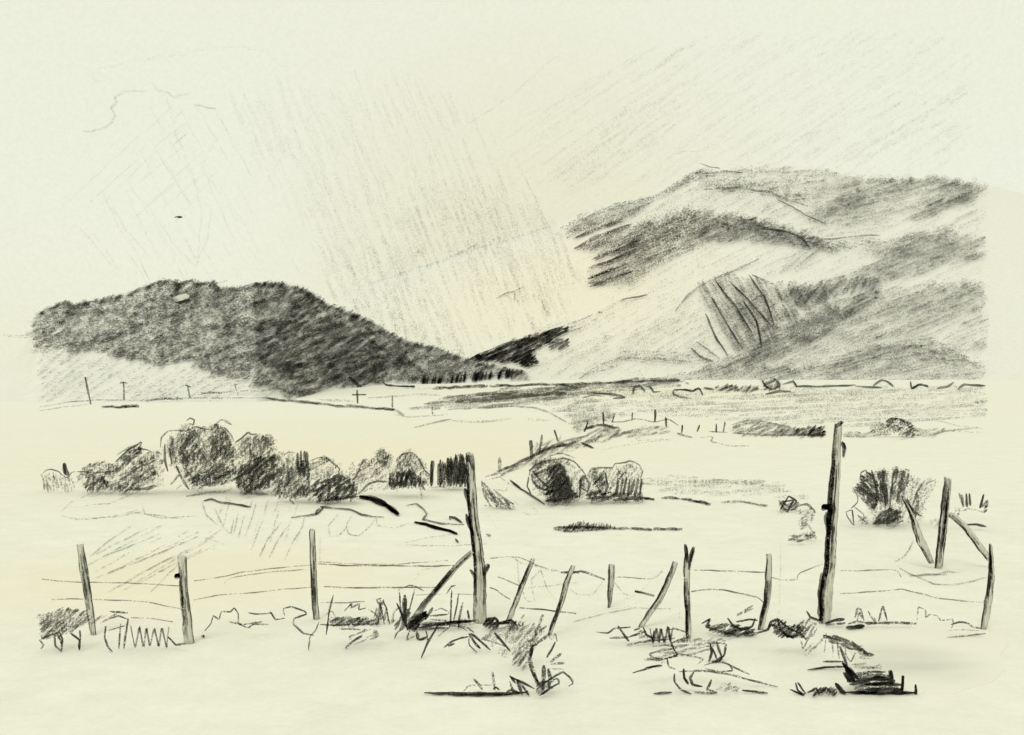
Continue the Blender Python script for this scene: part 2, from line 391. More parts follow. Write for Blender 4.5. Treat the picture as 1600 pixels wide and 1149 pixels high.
mh([(1500,330),(1534,318),(1534,360),(1490,352)], 24, 12, 3, .3)
# light grass all over the slope
mh([(880,360),(1000,318),(1090,275),(1250,268),(1330,290),(1534,300),(1534,590),(1100,590),(900,590),(870,560),(960,500),(930,440)], 26, 10, 3, .20, ln=(30, 130), jit=14)
mh([(1000,330),(1090,288),(1230,304),(1280,350),(1130,328),(1030,330)], 28, 8, 3, .26)
mh([(940,580),(990,520),(1050,480),(1100,500),(1110,560),(1000,545)], 32, 8, 3.2, .25)
mh([(740,560),(880,500),(960,470),(940,560),(860,590),(800,575)], 28, 11, 2.8, .22, ln=(40, 120), jit=10)
s.add([(968,471),(978,467),(990,465),(1012,461)], 2.2, .7, mn)
s.add([(776,467),(792,458),(806,454),(818,448)], 1.8, .55, mn); s.add([(788,462),(806,456)], 3.5, .35, mn); s.add([(804,458),(803,470)], 1.8, .45, mn)
# shoulder line fading into the rain
for k in range(2): s.add([(560,448+k),(620,430),(700,403),(740,390),(800,374),(860,354)], 3.2, .22, mn, wob=1.2)
s.hatch([(640,428),(735,390),(765,384),(780,372),(700,398)], 22, 5, 4, .3, mn, ln=(20, 60), jit=8)
tag(s.build('mountain_scrub'), 'bands of grey scrub and grass slanting across the right mountain', 'scrub', kind='stuff')

# dark spur in the valley mouth
s = Strokes(); SP = lambda x, y: 1240 - random.random() * 6
sp = [(727,562),(776,546),(807,529),(853,517),(887,510),(884,519),(863,529),(845,541),(832,551),(839,567),(825,574),(807,567),(783,564),(748,565)]
s.hatch(sp, 24, 3.4, 4.6, .9, mn, ln=(20, 60), jit=3); s.hatch(sp, 40, 5, 4.6, .7, mn, ln=(10, 30), jit=3)
s.hatch([(850,536),(875,529),(891,531),(889,541),(862,546)], 30, 4, 4.4, .8, mn, ln=(10, 30), jit=3)
s.hatch([(850,512),(890,505),(940,488),(930,500),(895,520),(880,520)], 22, 6, 3.4, .4, mn, ln=(20, 60))
s.add([(735,560),(770,547),(800,533)], 5, .8, mn)
tag(s.build('spur_woodland'), 'small very dark wood on the spur in the valley mouth', 'woodland', kind='stuff')

# ---------------------------------------------------------------- valley floor fields
s = Strokes()
s.hatch([(640,640),(690,622),(800,607),(930,600),(1060,593),(1072,601),(960,612),(900,620),(830,630),(760,636),(700,636)], 6, 3.0, 4.6, .58, lie, ln=(30, 90), jit=8, wob=.3, spread=1.5)
s.hatch([(690,628),(760,615),(850,606),(900,608),(850,622),(760,634)], 8, 3.4, 4.2, .6, lie, ln=(30, 70), jit=8, wob=.3, spread=1.5)
s.hatch([(800,618),(950,612),(1100,606),(1532,603),(1532,652),(1400,664),(1250,666),(1100,652),(950,650),(900,672),(880,645),(850,632)], 3, 4.2, 5.0, .36, lie, ln=(40, 140), jit=12, wob=.3, spread=1.5)
s.hatch([(880,640),(920,620),(960,640),(950,660),(900,676)], 12, 4, 5, .42, lie, ln=(20, 60), jit=6, wob=.3)
s.hatch([(1060,748),(1200,752),(1262,778),(1150,775),(1010,768)], 4, 5, 4, .32, lie, ln=(50, 130), jit=12, wob=.3)
s.hatch([(1008,744),(1100,746),(1190,752),(1190,760),(1010,757)], -2, 4, 4, .4, lie, ln=(50, 130), jit=12, wob=.3)
for q, w, t in (([(62,636),(110,628),(160,625),(226,626),(300,622),(410,622)], 1.6, .5), ([(62,642),(100,636),(140,632)], 1.4, .4),
    ([(700,640),(740,638),(800,635),(835,637),(860,645),(885,660)], 2.2, .55), ([(648,668),(680,660),(705,655)], 2, .55), ([(705,657),(740,660),(770,658),(800,654)], 3.5, .45),
    ([(815,655),(860,657)], 3, .25), ([(615,648),(640,652),(700,648)], 1.4, .4), ([(500,625),(555,627)], 4, .4), ([(575,622),(610,620),(650,616),(690,618)], 2.4, .35),
    ([(600,606),(660,608),(740,604)], 1.4, .3), ([(910,622),(925,618),(945,619)], 1.6, .7), ([(870,600),(905,606)], 2, .8),
    ([(985,690),(1040,686),(1050,690)], 1.2, .3), ([(1095,684),(1115,682),(1110,690),(1140,697),(1170,697)], 1.6, .45),
    ([(920,707),(980,695),(1050,686)], 1.2, .3), ([(908,692),(918,696),(927,700)], 2.6, .9), ([(870,700),(890,706),(905,698)], 1.4, .4)):
    s.add(q, w, t, lie, wob=.3)
tag(s.build('field_grass'), 'fine grey grass streaking the valley floor below the mountain', 'grass', kind='stuff')

def hedge(label, qs, hat=(), group=None, name='hedge', cat='hedge'):
    s = Strokes()
    for q, w, t in qs:
        if w > 3.3: s.rough(q, w, t * .9, lie)
        else: s.add(q, w, t, lie, wob=.35)
    for poly, ang, sp_, w, t in hat: s.hatch(poly, ang, sp_, w, t, lie, ln=(8, 26), jit=2, wob=.4, spread=20)
    return tag(s.build(name), label, cat, group)
hedge('long dark hedge line across the valley at the foot of the mountain', [([(676,606),(740,604),(820,602),(900,600),(960,598),(1062,594)], 5, .7), ([(960,596),(1010,592),(1062,592)], 7, .6)])
hedge('thick dark hedge edging the pale field below the left hill', [([(409,622),(450,626),(500,631),(560,636),(618,641)], 5, .68), ([(618,640),(625,645),(632,650)], 3, .5)])
hedge('short heavy hedge left of the crossarm pole, under the left slope', [([(159,635),(185,636),(217,634)], 5, .85)])
hedge('light scribbled hedge between the crossarm pole and the next short pole', [([(228,627),(250,622),(285,624)], 5, .5)])
hedge('narrow hedge right of the third roadside pole', [([(310,616),(330,614),(361,612)], 5, .55), ([(375,610),(400,612),(432,607)], 4, .35)])
hedge('short crisp dark hedge below the middle of the left wood', [([(596,597),(604,603),(625,603),(648,604)], 3.4, .9)])
hedge('hooked dark brush left of the farm buildings line', [([(924,614),(950,616),(970,618),(976,621),(958,623)], 3, .85)])
hedge('ragged bracket shaped brush in the middle of the far valley', [([(989,615),(991,605),(1000,603),(1008,612)], 3, .85), ([(1010,604),(1016,604),(1021,613),(1032,612)], 2.6, .7), ([(1054,608),(1050,615),(1062,620),(1080,623)], 2.6, .7), ([(1054,609),(1070,608),(1084,612),(1092,605),(1098,616)], 3.5, .85)])
hedge('two low dark thickets under the foot of the mountain', [([(1100,606),(1116,609)], 3, .8)], [([(1117,604),(1150,602),(1156,611),(1120,612)], 30, 3, 3.4, .7), ([(1158,605),(1184,603),(1186,611),(1160,614)], 40, 3, 3.4, .65)], name='thicket', cat='thicket')
hedge('round scribbled thicket with a dark line under it', [([(1196,616),(1215,612),(1236,612)], 3, .9), ([(1190,594),(1196,604),(1208,610),(1219,600),(1210,592),(1194,592)], 2.4, .8)], [([(1190,594),(1218,594),(1218,608),(1196,610)], 45, 3.4, 2.6, .6)], name='thicket', cat='thicket')
hedge('long thin dark hedge starting with a peak, right of the round thicket', [([(1223,601),(1240,595),(1244,604),(1290,604),(1337,602)], 2.8, .85), ([(1337,604),(1378,606)], 2.8, .8), ([(1364,603),(1376,594),(1386,595),(1396,604)], 2.6, .75)])
hedge('small hooked brush mark near the right end of the valley', [([(1423,596),(1424,608),(1436,600),(1450,604)], 3.4, .9)])
hedge('last dark hedge pieces at the far right of the valley', [([(1464,607),(1480,605),(1490,597)], 2.8, .8), ([(1497,608),(1504,601),(1540,603)], 3, .85)])

# ---------------------------------------------------------------- roadside poles below the left hill
def pole(label, q, w, arm=None, row=None, t=.85):
    d = lie(*q[-1]) * .995; e = empty('utility_pole', P(q[-1][0], q[-1][1], d))
    s = Strokes(); s.add(q, w, t, d, wob=.2, step=4, taper=.8); s.build('pole', M_wood, e)
    if arm:
        s = Strokes(); s.add(arm, 2, t, d * .999, wob=.2, step=4, taper=.8); s.build('crossarm', M_wood, e)
    tag(e, label, 'utility pole', 'poles along the road below the left hill')
pole('tallest leaning pole without a crossarm, far left of the valley', [(133,589),(136,605),(142,632)], 2.4)
pole('upright pole with a short high crossarm, far left', [(193,597),(194,625)], 2.2, [(187,599),(193,598),(199,599)])
pole('short pole with a tiny crossarm right of the scribbled hedge', [(292,600),(294,608),(297,622)], 2.0, [(289,602),(298,605)], t=.7)
pole('small faint pole at the foot of the dark wood', [(367,600),(369,609),(372,618)], 2.0, [(362,602),(371,601)], t=.6)
pole('pole with a wide crossarm standing over the thick dark hedge', [(558,609),(559,631)], 2.2, [(550,617),(572,617)])
pole('bare short pole at the right end of the thick dark hedge', [(613,618),(613,637)], 2.0)
pole('tiny stub pole in the field right of the thick dark hedge', [(675,636),(676,648)], 1.8, [(675,640),(688,638)], t=.6)

# ---------------------------------------------------------------- middle distance hedges and their little posts
hedge('dark rising hedge running up from the big crooked post to the valley', [([(768,742),(800,728),(850,704),(900,690)], 5, .6), ([(800,728),(840,708),(880,690),(920,680)], 3, .6)],
      [([(825,718),(850,700),(900,688),(938,668),(962,664),(978,682),(940,690),(900,700),(850,714),(800,738),(772,743)], 28, 3.6, 3.4, .55), ([(820,700),(850,690),(880,680),(850,712)], 50, 5, 2.4, .45)])
hedge('grey low hedge under the row of little posts', [([(912,672),(935,662),(960,668)], 5, .75), ([(1058,677),(1072,681),(1082,684)], 2.6, .7)], [([(965,676),(1010,665),(1047,668),(1047,677),(1000,682),(980,684)], 15, 3.4, 3.4, .45)])
hedge('solid grey hedge left of the tall post top', [([(1145,677),(1200,680),(1290,680)], 2.6, .6), ([(1144,664),(1165,657),(1190,658),(1240,669)], 2.4, .5)],
      [([(1143,664),(1168,657),(1195,660),(1240,668),(1290,672),(1285,681),(1200,681),(1145,677)], 20, 3.2, 3.4, .55), ([(1262,666),(1288,668),(1288,682),(1262,682)], 30, 2.8, 3.6, .8), ([(1210,672),(1260,670),(1260,680),(1210,680)], 30, 3.2, 3.4, .6)])
hedge('low grey hedge right of the tall post', [([(1318,682),(1350,683),(1385,678)], 2, .5), ([(1425,680),(1450,682),(1475,674),(1530,668)], 2.2, .5), ([(1420,660),(1460,656),(1500,666),(1535,670)], 1.6, .35), ([(1478,674),(1535,676)], 1.6, .35)],
      [([(1314,674),(1350,676),(1385,672),(1385,680),(1320,682)], 8, 3.2, 3.2, .5), ([(1430,672),(1478,670),(1460,682),(1430,680)], 15, 3.6, 3.2, .5)])
def bush(label, parts, base, group='bushes in the middle field', depth=.5, name='bush', cat='bush', stems=()):
    """parts: hatched foliage outlines or single twigs in depth round the base"""
    d = gd(base); xs = [x for kind, *a in parts for x, y in a[0]] or [800]
    x = (min(xs) + max(xs)) / 2
    e = empty(name, P(x, base, d)); D = stand(d); s = Strokes(); tw = Strokes()
    for kind, *a in parts:
        if kind == 'h':
            poly, ang, sp_, w, t = a[:5]; t = max(t, .36); ln = a[5] if len(a) > 5 else (12, 36)
            s.hatch(poly, ang, sp_ * .95, w * 1.15, min(.82, t * 1.0 + .04), D, ln=ln, jit=2.5, wob=.6, spread=11, djit=depth)
            s.hatch(poly, ang - 8, sp_ * 1.8, w * 2.6, min(.42, t * .62), D, ln=(14, 40), jit=6, wob=.8, spread=15, djit=depth)
            if t > .4: s.hatch(poly, ang + 40, sp_ * 2, w, t * .65, D, ln=(8, 20), jit=2.5, wob=.6, spread=25, djit=depth)
        else:
            q, w, t = a[:3]; o = random.uniform(-depth, depth) * .6
            tw.add(q, w, t, (lambda o: lambda x, y: min(d + o, gd(y) * .998))(o), wob=.5, step=4)
    if s.n: s.build('foliage', M_dark, e)
    if tw.n: tw.build('twigs', M_wood, e)
    tag(e, label, cat, group)
def spikes(xs, y0, y1, w, t, lean=0, j=4):
    return [('t', [(x + random.uniform(-1, 1), y1 + random.uniform(-j, j)), (x + lean + random.uniform(-1, 1), y0 + random.uniform(-j, j))], w * random.uniform(.8, 1.3), t * random.uniform(.9, 1.1)) for x in xs]
bush('pair of dark rounded bushes on the low hedge right of the tall post', [('h', [(1384,660),(1395,655),(1412,657),(1430,668),(1428,682),(1400,678),(1384,668)], 30, 4, 3.6, .7), ('h', [(1360,670),(1375,660),(1390,664),(1392,680),(1365,681)], 40, 4, 3.2, .5), ('t', [(1384,660),(1392,655),(1408,655),(1414,661)], 4, .9)], 683)

for i, (a, b, w) in enumerate([((942,644),(943,663),2.4), ((960,647),(956,661),2), ((988,645),(987,658),2.2), ((1024,640),(1023,660),2.8), ((1040,652),(1041,668),2.4), ((1066,664),(1065,677),2.2),
        ((1093,664),(1089,675),2), ((1119,662),(1119,676),2), ((1133,659),(1130,676),2), ((847,679),(842,711),3.4), ((829,688),(831,716),6), ((866,672),(872,690),3.4), ((919,658),(913,675),2)]):
    names = ['first little post above the dark hedge corner', 'second leaning little post on the low hedge', 'third little post, short, on the low hedge', 'tallest little post on the crest of the low hedge',
             'little post just right of the tallest little one', 'little post at the hedge dip', 'small leaning post right of the hedge dip', 'left one of the last pair of little posts', 'right leaning one of the last pair of little posts',
             'long thin leaning post on the dark rising hedge', 'pointed dark stump on the dark rising hedge', 'blunt short post at the top of the rising hedge', 'faint tilted stick before the hedge corner']
    d = gd(b[1]); s = Strokes(); s.add([a, ((a[0]+b[0])/2 + .3, (a[1]+b[1])/2), b], w, .95, d * .998, wob=.2, step=4, taper=.6)
    tag(s.build('hedge_post', M_wood), names[i], 'post', 'little posts along the middle hedge')
s = Strokes(); s.add([(937,656),(950,652),(956,660),(975,659),(990,655),(1005,656),(1023,660),(1045,655),(1062,666),(1085,671),(1098,675)], 1.6, .6, gd(665), wob=.4)
tag(s.build('hedge_wire', M_wire), 'thin sagging wire between the little posts in the distance', 'wire')
s = Strokes(); s.add([(1108,674),(1125,676),(1137,676)], 1.8, .7, gd(676)); tag(s.build('hedge_wire', M_wire), 'short wire joining the last pair of little posts', 'wire')

# ---------------------------------------------------------------- bushes, left row
bush('pale bush with drooping vertical twigs at the far left end of the row', [('t', [(66,741),(72,735),(80,733),(92,737),(104,748),(112,738),(122,737),(140,738)], 1.6, .75)] + spikes([70,75,80,85,91,97,103,109,115], 741, 766, 2.2, .45, -3) + [('h', [(66,742),(112,748),(114,766),(72,768)], 110, 5, 2.2, .28)], 770)
bush('tangled grey bush with a dark trunk crotch, second from the left', [('h', [(118,742),(150,732),(186,736),(192,768),(150,770),(128,762)], 40, 6, 4, .36), ('h', [(118,745),(130,730),(160,722),(178,726),(190,738),(180,742),(150,742),(122,752)], 35, 3.6, 3, .5), ('h', [(130,760),(145,745),(160,742),(172,760),(160,768),(140,768)], 60, 4, 3, .65),
     ('t', [(146,744),(146,766)], 3, .8), ('t', [(158,742),(168,764)], 2.6, .8), ('t', [(120,737),(150,739),(182,737)], 1.6, .7), ('t', [(132,762),(142,756)], 3, .7), ('h', [(165,752),(185,750),(190,768),(168,768)], 30, 5, 3, .5)], 771)
bush('dark slanting bush with a sharp leaf at its top', [('h', [(185,735),(215,708),(250,706),(258,740),(250,762),(195,770)], 40, 5, 4, .4), ('h', [(176,735),(190,715),(215,698),(222,705),(200,722),(180,742)], 35, 3.4, 3.4, .7), ('h', [(178,768),(190,740),(215,725),(245,712),(240,735),(252,742),(225,760),(195,770)], 32, 3.6, 3.4, .62), ('h', [(200,725),(235,705),(250,708),(215,730)], 32, 5, 3, .3),
     ('t', [(180,722),(200,703),(212,697),(222,690),(217,702),(230,703),(237,706)], 2.2, .85), ('t', [(196,728),(210,712),(222,708)], 5, .9), ('t', [(205,765),(225,764),(245,760)], 5, .8), ('t', [(182,712),(200,700),(216,694)], 2, .6)], 772)
bush('largest bush of the row with a small loop at its top', [('h', [(255,700),(265,680),(300,672),(350,672),(366,700),(364,755),(300,764),(275,740)], 40, 5.5, 4, .42), ('h', [(262,700),(280,668),(300,662),(312,668),(300,690),(285,710),(272,720)], 62, 4, 3.2, .45), ('h', [(285,725),(300,700),(310,670),(335,662),(352,672),(366,700),(362,740),(350,758),(310,762),(285,745)], 48, 4.0, 3.6, .48),
     ('h', [(325,690),(335,665),(350,668),(360,690),(358,715),(335,720)], 50, 3.6, 3.6, .6), ('h', [(295,745),(320,735),(350,725),(365,745),(345,758),(300,762)], 30, 3.6, 3.6, .65), ('t', [(280,712),(292,690),(305,672)], 8, .9), ('h', [(275,720),(290,700),(300,715),(292,730)], -50, 4, 3.4, .65),
     ('t', [(291,658),(297,653),(304,656),(303,664),(295,662)], 1.8, .8), ('t', [(250,700),(252,684),(262,674),(275,673),(290,674),(305,667),(320,671),(335,672)], 2, .7), ('t', [(335,665),(348,655),(362,664)], 3, .5), ('t', [(350,668),(362,680),(366,690)], 2, .7),
     ('t', [(257,695),(258,720),(262,737)], 3, .9), ('t', [(268,693),(272,716)], 3.4, .8), ('t', [(265,700),(268,725)], 2.4, .8), ('t', [(275,728),(285,750),(296,765)], 3, .9), ('t', [(266,758),(280,742)], 3, .6), ('t', [(275,765),(290,752)], 2, .5), ('t', [(284,728),(300,745)], 2, .7),
     ('t', [(300,705),(318,726)], 2, .7), ('t', [(310,702),(326,722)], 2, .6), ('h', [(255,700),(300,690),(330,700),(300,720)], 40, 7, 2.4, .25)], 770, depth=.8)
bush('broad dark bush right of the largest one', [('h', [(366,700),(385,682),(425,684),(436,710),(440,760),(400,772),(368,765)], 30, 5, 4, .45), ('h', [(368,695),(380,682),(395,678),(415,680),(428,695),(430,715),(400,722),(372,715)], 50, 4.2, 3.2, .42), ('h', [(360,735),(400,716),(430,712),(436,735),(420,760),(385,772),(372,760)], 42, 3.2, 4, .82),
     ('t', [(368,692),(378,684),(388,675),(392,680),(402,678)], 2.4, .85), ('h', [(385,685),(400,682),(402,715),(386,715)], 85, 4, 3, .5), ('h', [(405,682),(425,680),(430,700),(415,710)], 30, 4, 3, .45), ('t', [(362,752),(390,735),(420,712)], 5, .9), ('t', [(385,770),(418,773)], 4, .6)], 772, depth=.8)
bush('spiky topped dark bush with upright twigs like fingers', [('h', [(432,718),(460,708),(484,722),(486,775),(440,782),(430,760)], 60, 5, 4, .44), ('h', [(428,752),(440,730),(470,732),(483,740),(480,775),(440,780),(428,775)], 48, 4, 3.4, .6), ('t', [(440,712),(452,706),(462,708)], 2, .6), ('t', [(445,716),(455,722),(462,732)], 2, .6), ('h', [(432,715),(460,710),(465,730),(440,735)], 30, 6, 2.4, .25),
     ('t', [(482,722),(483,770)], 3.4, .85), ('t', [(452,780),(460,788)], 2, .8), ('h', [(462,720),(482,722),(482,745),(466,745)], 85, 3.4, 3.4, .8)] + spikes([465,470,475,480], 705, 735, 3.6, .95, 0, 3), 786)
bush('pale domed bush with a dark foot, middle of the left row', [('h', [(485,722),(508,714),(528,728),(548,750),(556,778),(490,784)], 30, 5.5, 4, .38), ('h', [(485,722),(505,715),(520,722),(530,735),(522,742),(495,752),(485,750)], 20, 5, 2.6, .30), ('t', [(485,720),(497,715),(510,715),(522,726),(531,732),(528,740)], 2, .75), ('h', [(498,715),(510,715),(514,722),(500,724)], 20, 3, 3, .6),
     ('h', [(485,760),(500,750),(530,742),(555,755),(558,772),(530,784),(495,784)], 38, 3.4, 4, .85), ('h', [(462,778),(480,765),(495,760),(490,782)], 35, 5, 3, .4), ('t', [(498,784),(560,776)], 3, .8)] + spikes([500,512,524,536,548], 758, 785, 4, .85, 4, 3), 787)
bush('light grey peaked bush behind the dark fallen limb', [('h', [(545,755),(560,730),(596,702),(614,716),(618,755),(600,765),(555,775)], 35, 5.5, 4, .38), ('h', [(545,752),(560,730),(568,718),(585,715),(595,700),(612,715),(610,728),(590,742),(560,758)], 30, 4, 3, .42), ('h', [(578,722),(596,702),(612,716),(600,730)], 30, 3.6, 3.2, .55), ('t', [(552,750),(560,738),(568,718),(572,724)], 2, .8), ('h', [(540,735),(552,722),(556,735),(545,745)], 40, 4, 2.6, .4), ('t', [(560,772),(575,757),(590,752),(605,753)], 3.4, .85)], 776)
bush('smooth grey domed bush with a dark spiky skirt', [('h', [(612,730),(626,712),(645,707),(660,722),(674,745),(676,760),(610,764)], 50, 5, 4, .42), ('h', [(615,728),(625,712),(640,707),(652,712),(664,735),(668,742),(630,745)], 40, 4, 3.2, .42), ('t', [(618,722),(628,711),(642,707),(650,712),(658,724),(664,736),(672,742)], 2.2, .8),
     ('h', [(606,752),(612,740),(625,738),(640,735),(655,745),(662,755),(640,762),(610,764)], 70, 3.2, 3.8, .8), ('t', [(658,758),(664,766)], 3, .8), ('t', [(657,762),(659,778)], 4, .5)] + spikes([609,614,620,627,634,641,648,655], 738, 760, 3.4, .85, 1, 3), 778)
bush('dense picket like clump of dark upright sticks left of the big crooked post', spikes([673,675,684,687,691,694,699,702,705,709,713,716,719,722,726,729], 722, 758, 4.2, .95, 1, 4) + spikes([700,706,712,720,726,731], 712, 740, 4, .9, -1, 4) + [('h', [(698,722),(712,712),(730,712),(732,755),(698,760)], 85, 4, 3.6, .75), ('h', [(684,735),(698,730),(698,760),(684,760)], 80, 4, 3.2, .7), ('t', [(676,762),(735,760)], 3.4, .5)], 766)
# fallen limb
def log(label, q, w, base, t=.95, name='fallen_branch', cat='branch'):
    s = Strokes()
    for k in range(4): s.add([(x + random.uniform(-1, 1), y + random.uniform(-w/4, w/4)) for x, y in q], w * .6, t, lie, wob=.6)
    return tag(s.build(name, M_wood), label, cat)
log('thick dark fallen limb running down from the bushes toward the field', [(562,776),(580,779),(598,787),(612,795),(622,803)], 10, 800)
log('dark ragged bank edge lying in the field left of the big crooked post', [(648,816),(665,819),(680,824),(700,829),(714,834)], 5, 830)

# ---------------------------------------------------------------- bushes, centre and right
bush('low grey bush leaning right, at the right foot of the big crooked post', [('h', [(750,750),(765,765),(790,785),(805,790),(770,792),(758,775)], -45, 4, 3, .7), ('t', [(765,750),(780,745),(795,755),(790,768),(775,765)], 2, .45), ('t', [(758,745),(770,742),(785,740)], 2, .5), ('t', [(770,765),(785,778),(804,788)], 3, .6), ('t', [(780,715),(781,738)], 5, .8), ('t', [(752,752),(758,775),(766,790)], 4, .8), ('t', [(756,790),(805,796)], 3, .4)], 796)
bush('round dark bush with a hollow darker heart, centre of the field', [('h', [(828,738),(845,720),(880,716),(908,735),(915,765),(905,782),(850,784),(832,765)], 35, 5, 4, .42), ('h', [(828,735),(838,722),(860,715),(880,730),(892,755),(890,776),(862,785),(850,770),(842,755),(830,750)], 30, 4, 3.6, .62), ('h', [(855,730),(875,725),(890,750),(886,775),(862,778),(858,755)], 48, 3, 4, .92),
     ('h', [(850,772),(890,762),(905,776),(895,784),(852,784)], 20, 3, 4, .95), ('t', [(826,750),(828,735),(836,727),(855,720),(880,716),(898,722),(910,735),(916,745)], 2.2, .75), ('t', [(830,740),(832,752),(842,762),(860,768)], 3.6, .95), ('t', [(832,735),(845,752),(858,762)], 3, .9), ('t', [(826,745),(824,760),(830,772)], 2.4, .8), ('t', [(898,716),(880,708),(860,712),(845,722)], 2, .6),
     ('t', [(872,715),(895,718),(905,730)], 1.8, .4)], 786, depth=.8)
bush('narrow bush of dark crossed twigs between the round bush and the spiky one', [('h', [(905,750),(925,735),(955,732),(958,780),(905,780)], 45, 5, 4, .42), ('t', [(905,778),(908,750),(912,742),(921,756),(918,768),(908,762)], 4, .95), ('t', [(920,740),(924,733),(940,731),(957,731)], 3.4, .85), ('h', [(923,740),(945,738),(948,755),(938,768),(925,755)], 40, 3.6, 3.4, .7), ('t', [(945,738),(950,760),(944,775)], 3.6, .9), ('t', [(925,745),(936,765),(944,778)], 3, .8), ('h', [(916,770),(948,768),(955,782),(918,783)], 15, 3, 4, .95)], 786)
bush('light bush with a pale crown over dark spikes, right end of the centre clump', [('h', [(955,738),(975,725),(998,728),(1004,750),(1004,780),(955,780)], 60, 5, 3.6, .36), ('t', [(957,732),(960,725),(975,723),(985,720),(998,726),(1004,738),(1000,748)], 2.2, .7), ('t', [(975,730),(985,726),(992,735),(985,742),(976,738)], 1.8, .5), ('h', [(955,742),(975,735),(990,745),(980,760),(955,765)], 50, 4.4, 3, .42), ('t', [(962,727),(970,742),(985,738)], 1.6, .5)] +
     spikes([962,968,974,980,986,992,998], 748, 776, 4, .95, 5, 3) + [('h', [(952,770),(1000,772),(1004,782),(955,783)], 10, 3, 4, .9)], 786)
hedge('very short black bank stub at the right foot of the centre bushes', [([(1000,777),(1022,779)], 6, .95)], name='bank', cat='bank')
hedge('dark bank line just right of the centre bushes, dipping at its end', [([(1033,777),(1060,779),(1085,782),(1110,788)], 4.5, .8)], name='bank', cat='bank')
hedge('faint grey bank line between the centre bushes and the star shaped shrub', [([(1125,785),(1160,784),(1200,791)], 4, .5)], name='bank', cat='bank')
hedge('long straight dark bank with a spiky left end in the open field', [([(864,825),(900,824),(950,825),(1010,827),(1066,827)], 5, .72), ([(866,828),(900,830),(950,827)], 4, .6)], [([(880,822),(905,816),(945,819),(960,824),(930,828),(880,829)], 60, 3, 3, .7)], name='bank', cat='bank')
bush('small star shaped scribbled shrub left of the tall post', [('t', [(1216,782),(1230,800),(1240,782),(1222,784),(1236,794),(1246,784),(1232,775),(1220,796),(1244,796)], 2.4, .9), ('h', [(1216,784),(1248,784),(1250,798),(1220,798)], 35, 4, 2.6, .6), ('t', [(1250,790),(1262,788),(1274,800)], 3, .7)], 800)
bush('zigzag smudge of grey brush by the knot of the tall post', [('h', [(1250,800),(1272,795),(1270,810),(1258,822),(1245,822)], 35, 4, 3.2, .5), ('h', [(1228,842),(1245,835),(1272,830),(1274,842),(1250,846)], 10, 3.6, 3.2, .55), ('t', [(1250,828),(1262,820),(1270,832)], 3, .5)], 846)
bush('large fan shaped bush with dark left side and upright sticks, right field', [('h', [(1345,745),(1365,738),(1420,738),(1440,760),(1430,812),(1365,815),(1352,790)], 80, 6, 4, .40), ('h', [(1338,765),(1345,742),(1360,738),(1372,755),(1372,780),(1365,798),(1358,795),(1348,780)], -40, 3.0, 3.8, .9), ('h', [(1372,738),(1384,735),(1388,790),(1376,786)], 88, 3.2, 3.6, .8), ('h', [(1390,770),(1398,735),(1420,735),(1418,760),(1400,790)], 72, 4, 3.6, .65),
     ('h', [(1372,805),(1390,795),(1408,800),(1410,816),(1362,820)], 25, 3, 4, .88), ('h', [(1410,770),(1425,750),(1455,748),(1460,765),(1445,790),(1438,812),(1425,800)], 55, 5, 3, .38), ('t', [(1333,762),(1340,775),(1340,785),(1330,795)], 1.8, .8), ('t', [(1344,745),(1345,738),(1353,735),(1356,750)], 2, .8),
     ('t', [(1362,735),(1368,760),(1376,788)], 3.4, .95), ('t', [(1380,735),(1380,765),(1384,792)], 3, .95), ('t', [(1397,735),(1393,765),(1390,796)], 3.4, .9), ('t', [(1430,808),(1434,790),(1432,770)], 5, .9), ('t', [(1335,792),(1350,804),(1350,812)], 2, .6), ('t', [(1340,805),(1352,815)], 2.4, .8), ('t', [(1322,800),(1332,797),(1334,822),(1324,808),(1322,800)], 1.8, .85),
     ('t', [(1412,736),(1408,760),(1400,785)], 3.6, .75), ('t', [(1420,740),(1414,756)], 3.4, .6), ('t', [(1445,750),(1432,770),(1426,790)], 2.4, .6), ('t', [(1448,756),(1462,750),(1458,765),(1450,772)], 2, .4), ('h', [(1340,810),(1352,806),(1356,818),(1344,818)], 25, 4, 2.6, .5)], 822, depth=.6)
bush('pale mounded bush topped with dark bristles at the right edge', [('t', [(1502,800),(1512,795),(1525,797),(1538,802)], 2, .5), ('t', [(1498,770),(1504,790)], 2.4, .6)] + spikes([1504,1511,1516], 772, 792, 3.4, .95, -1, 2) + [('t', [(1537,772),(1531,795)], 3, .95), ('h', [(1532,792),(1542,782),(1542,802)], 60, 3, 3.2, .8), ('h', [(1488,800),(1500,792),(1496,815)], 60, 5, 2.8, .4), ('t', [(1508,820),(1525,820),(1541,823)], 3, .9), ('h', [(1455,812),(1472,806),(1472,822),(1458,822)], 40, 5, 2.8, .45)], 826)
bush('short dark spiky plant beside the pale bush at the far left', [('t', [(100,723),(102,735),(106,744)], 6.5, .98), ('t', [(99,724),(101,742)], 4, .95)], 768, name='stump', cat='stump', group='posts and stumps in the bushes')

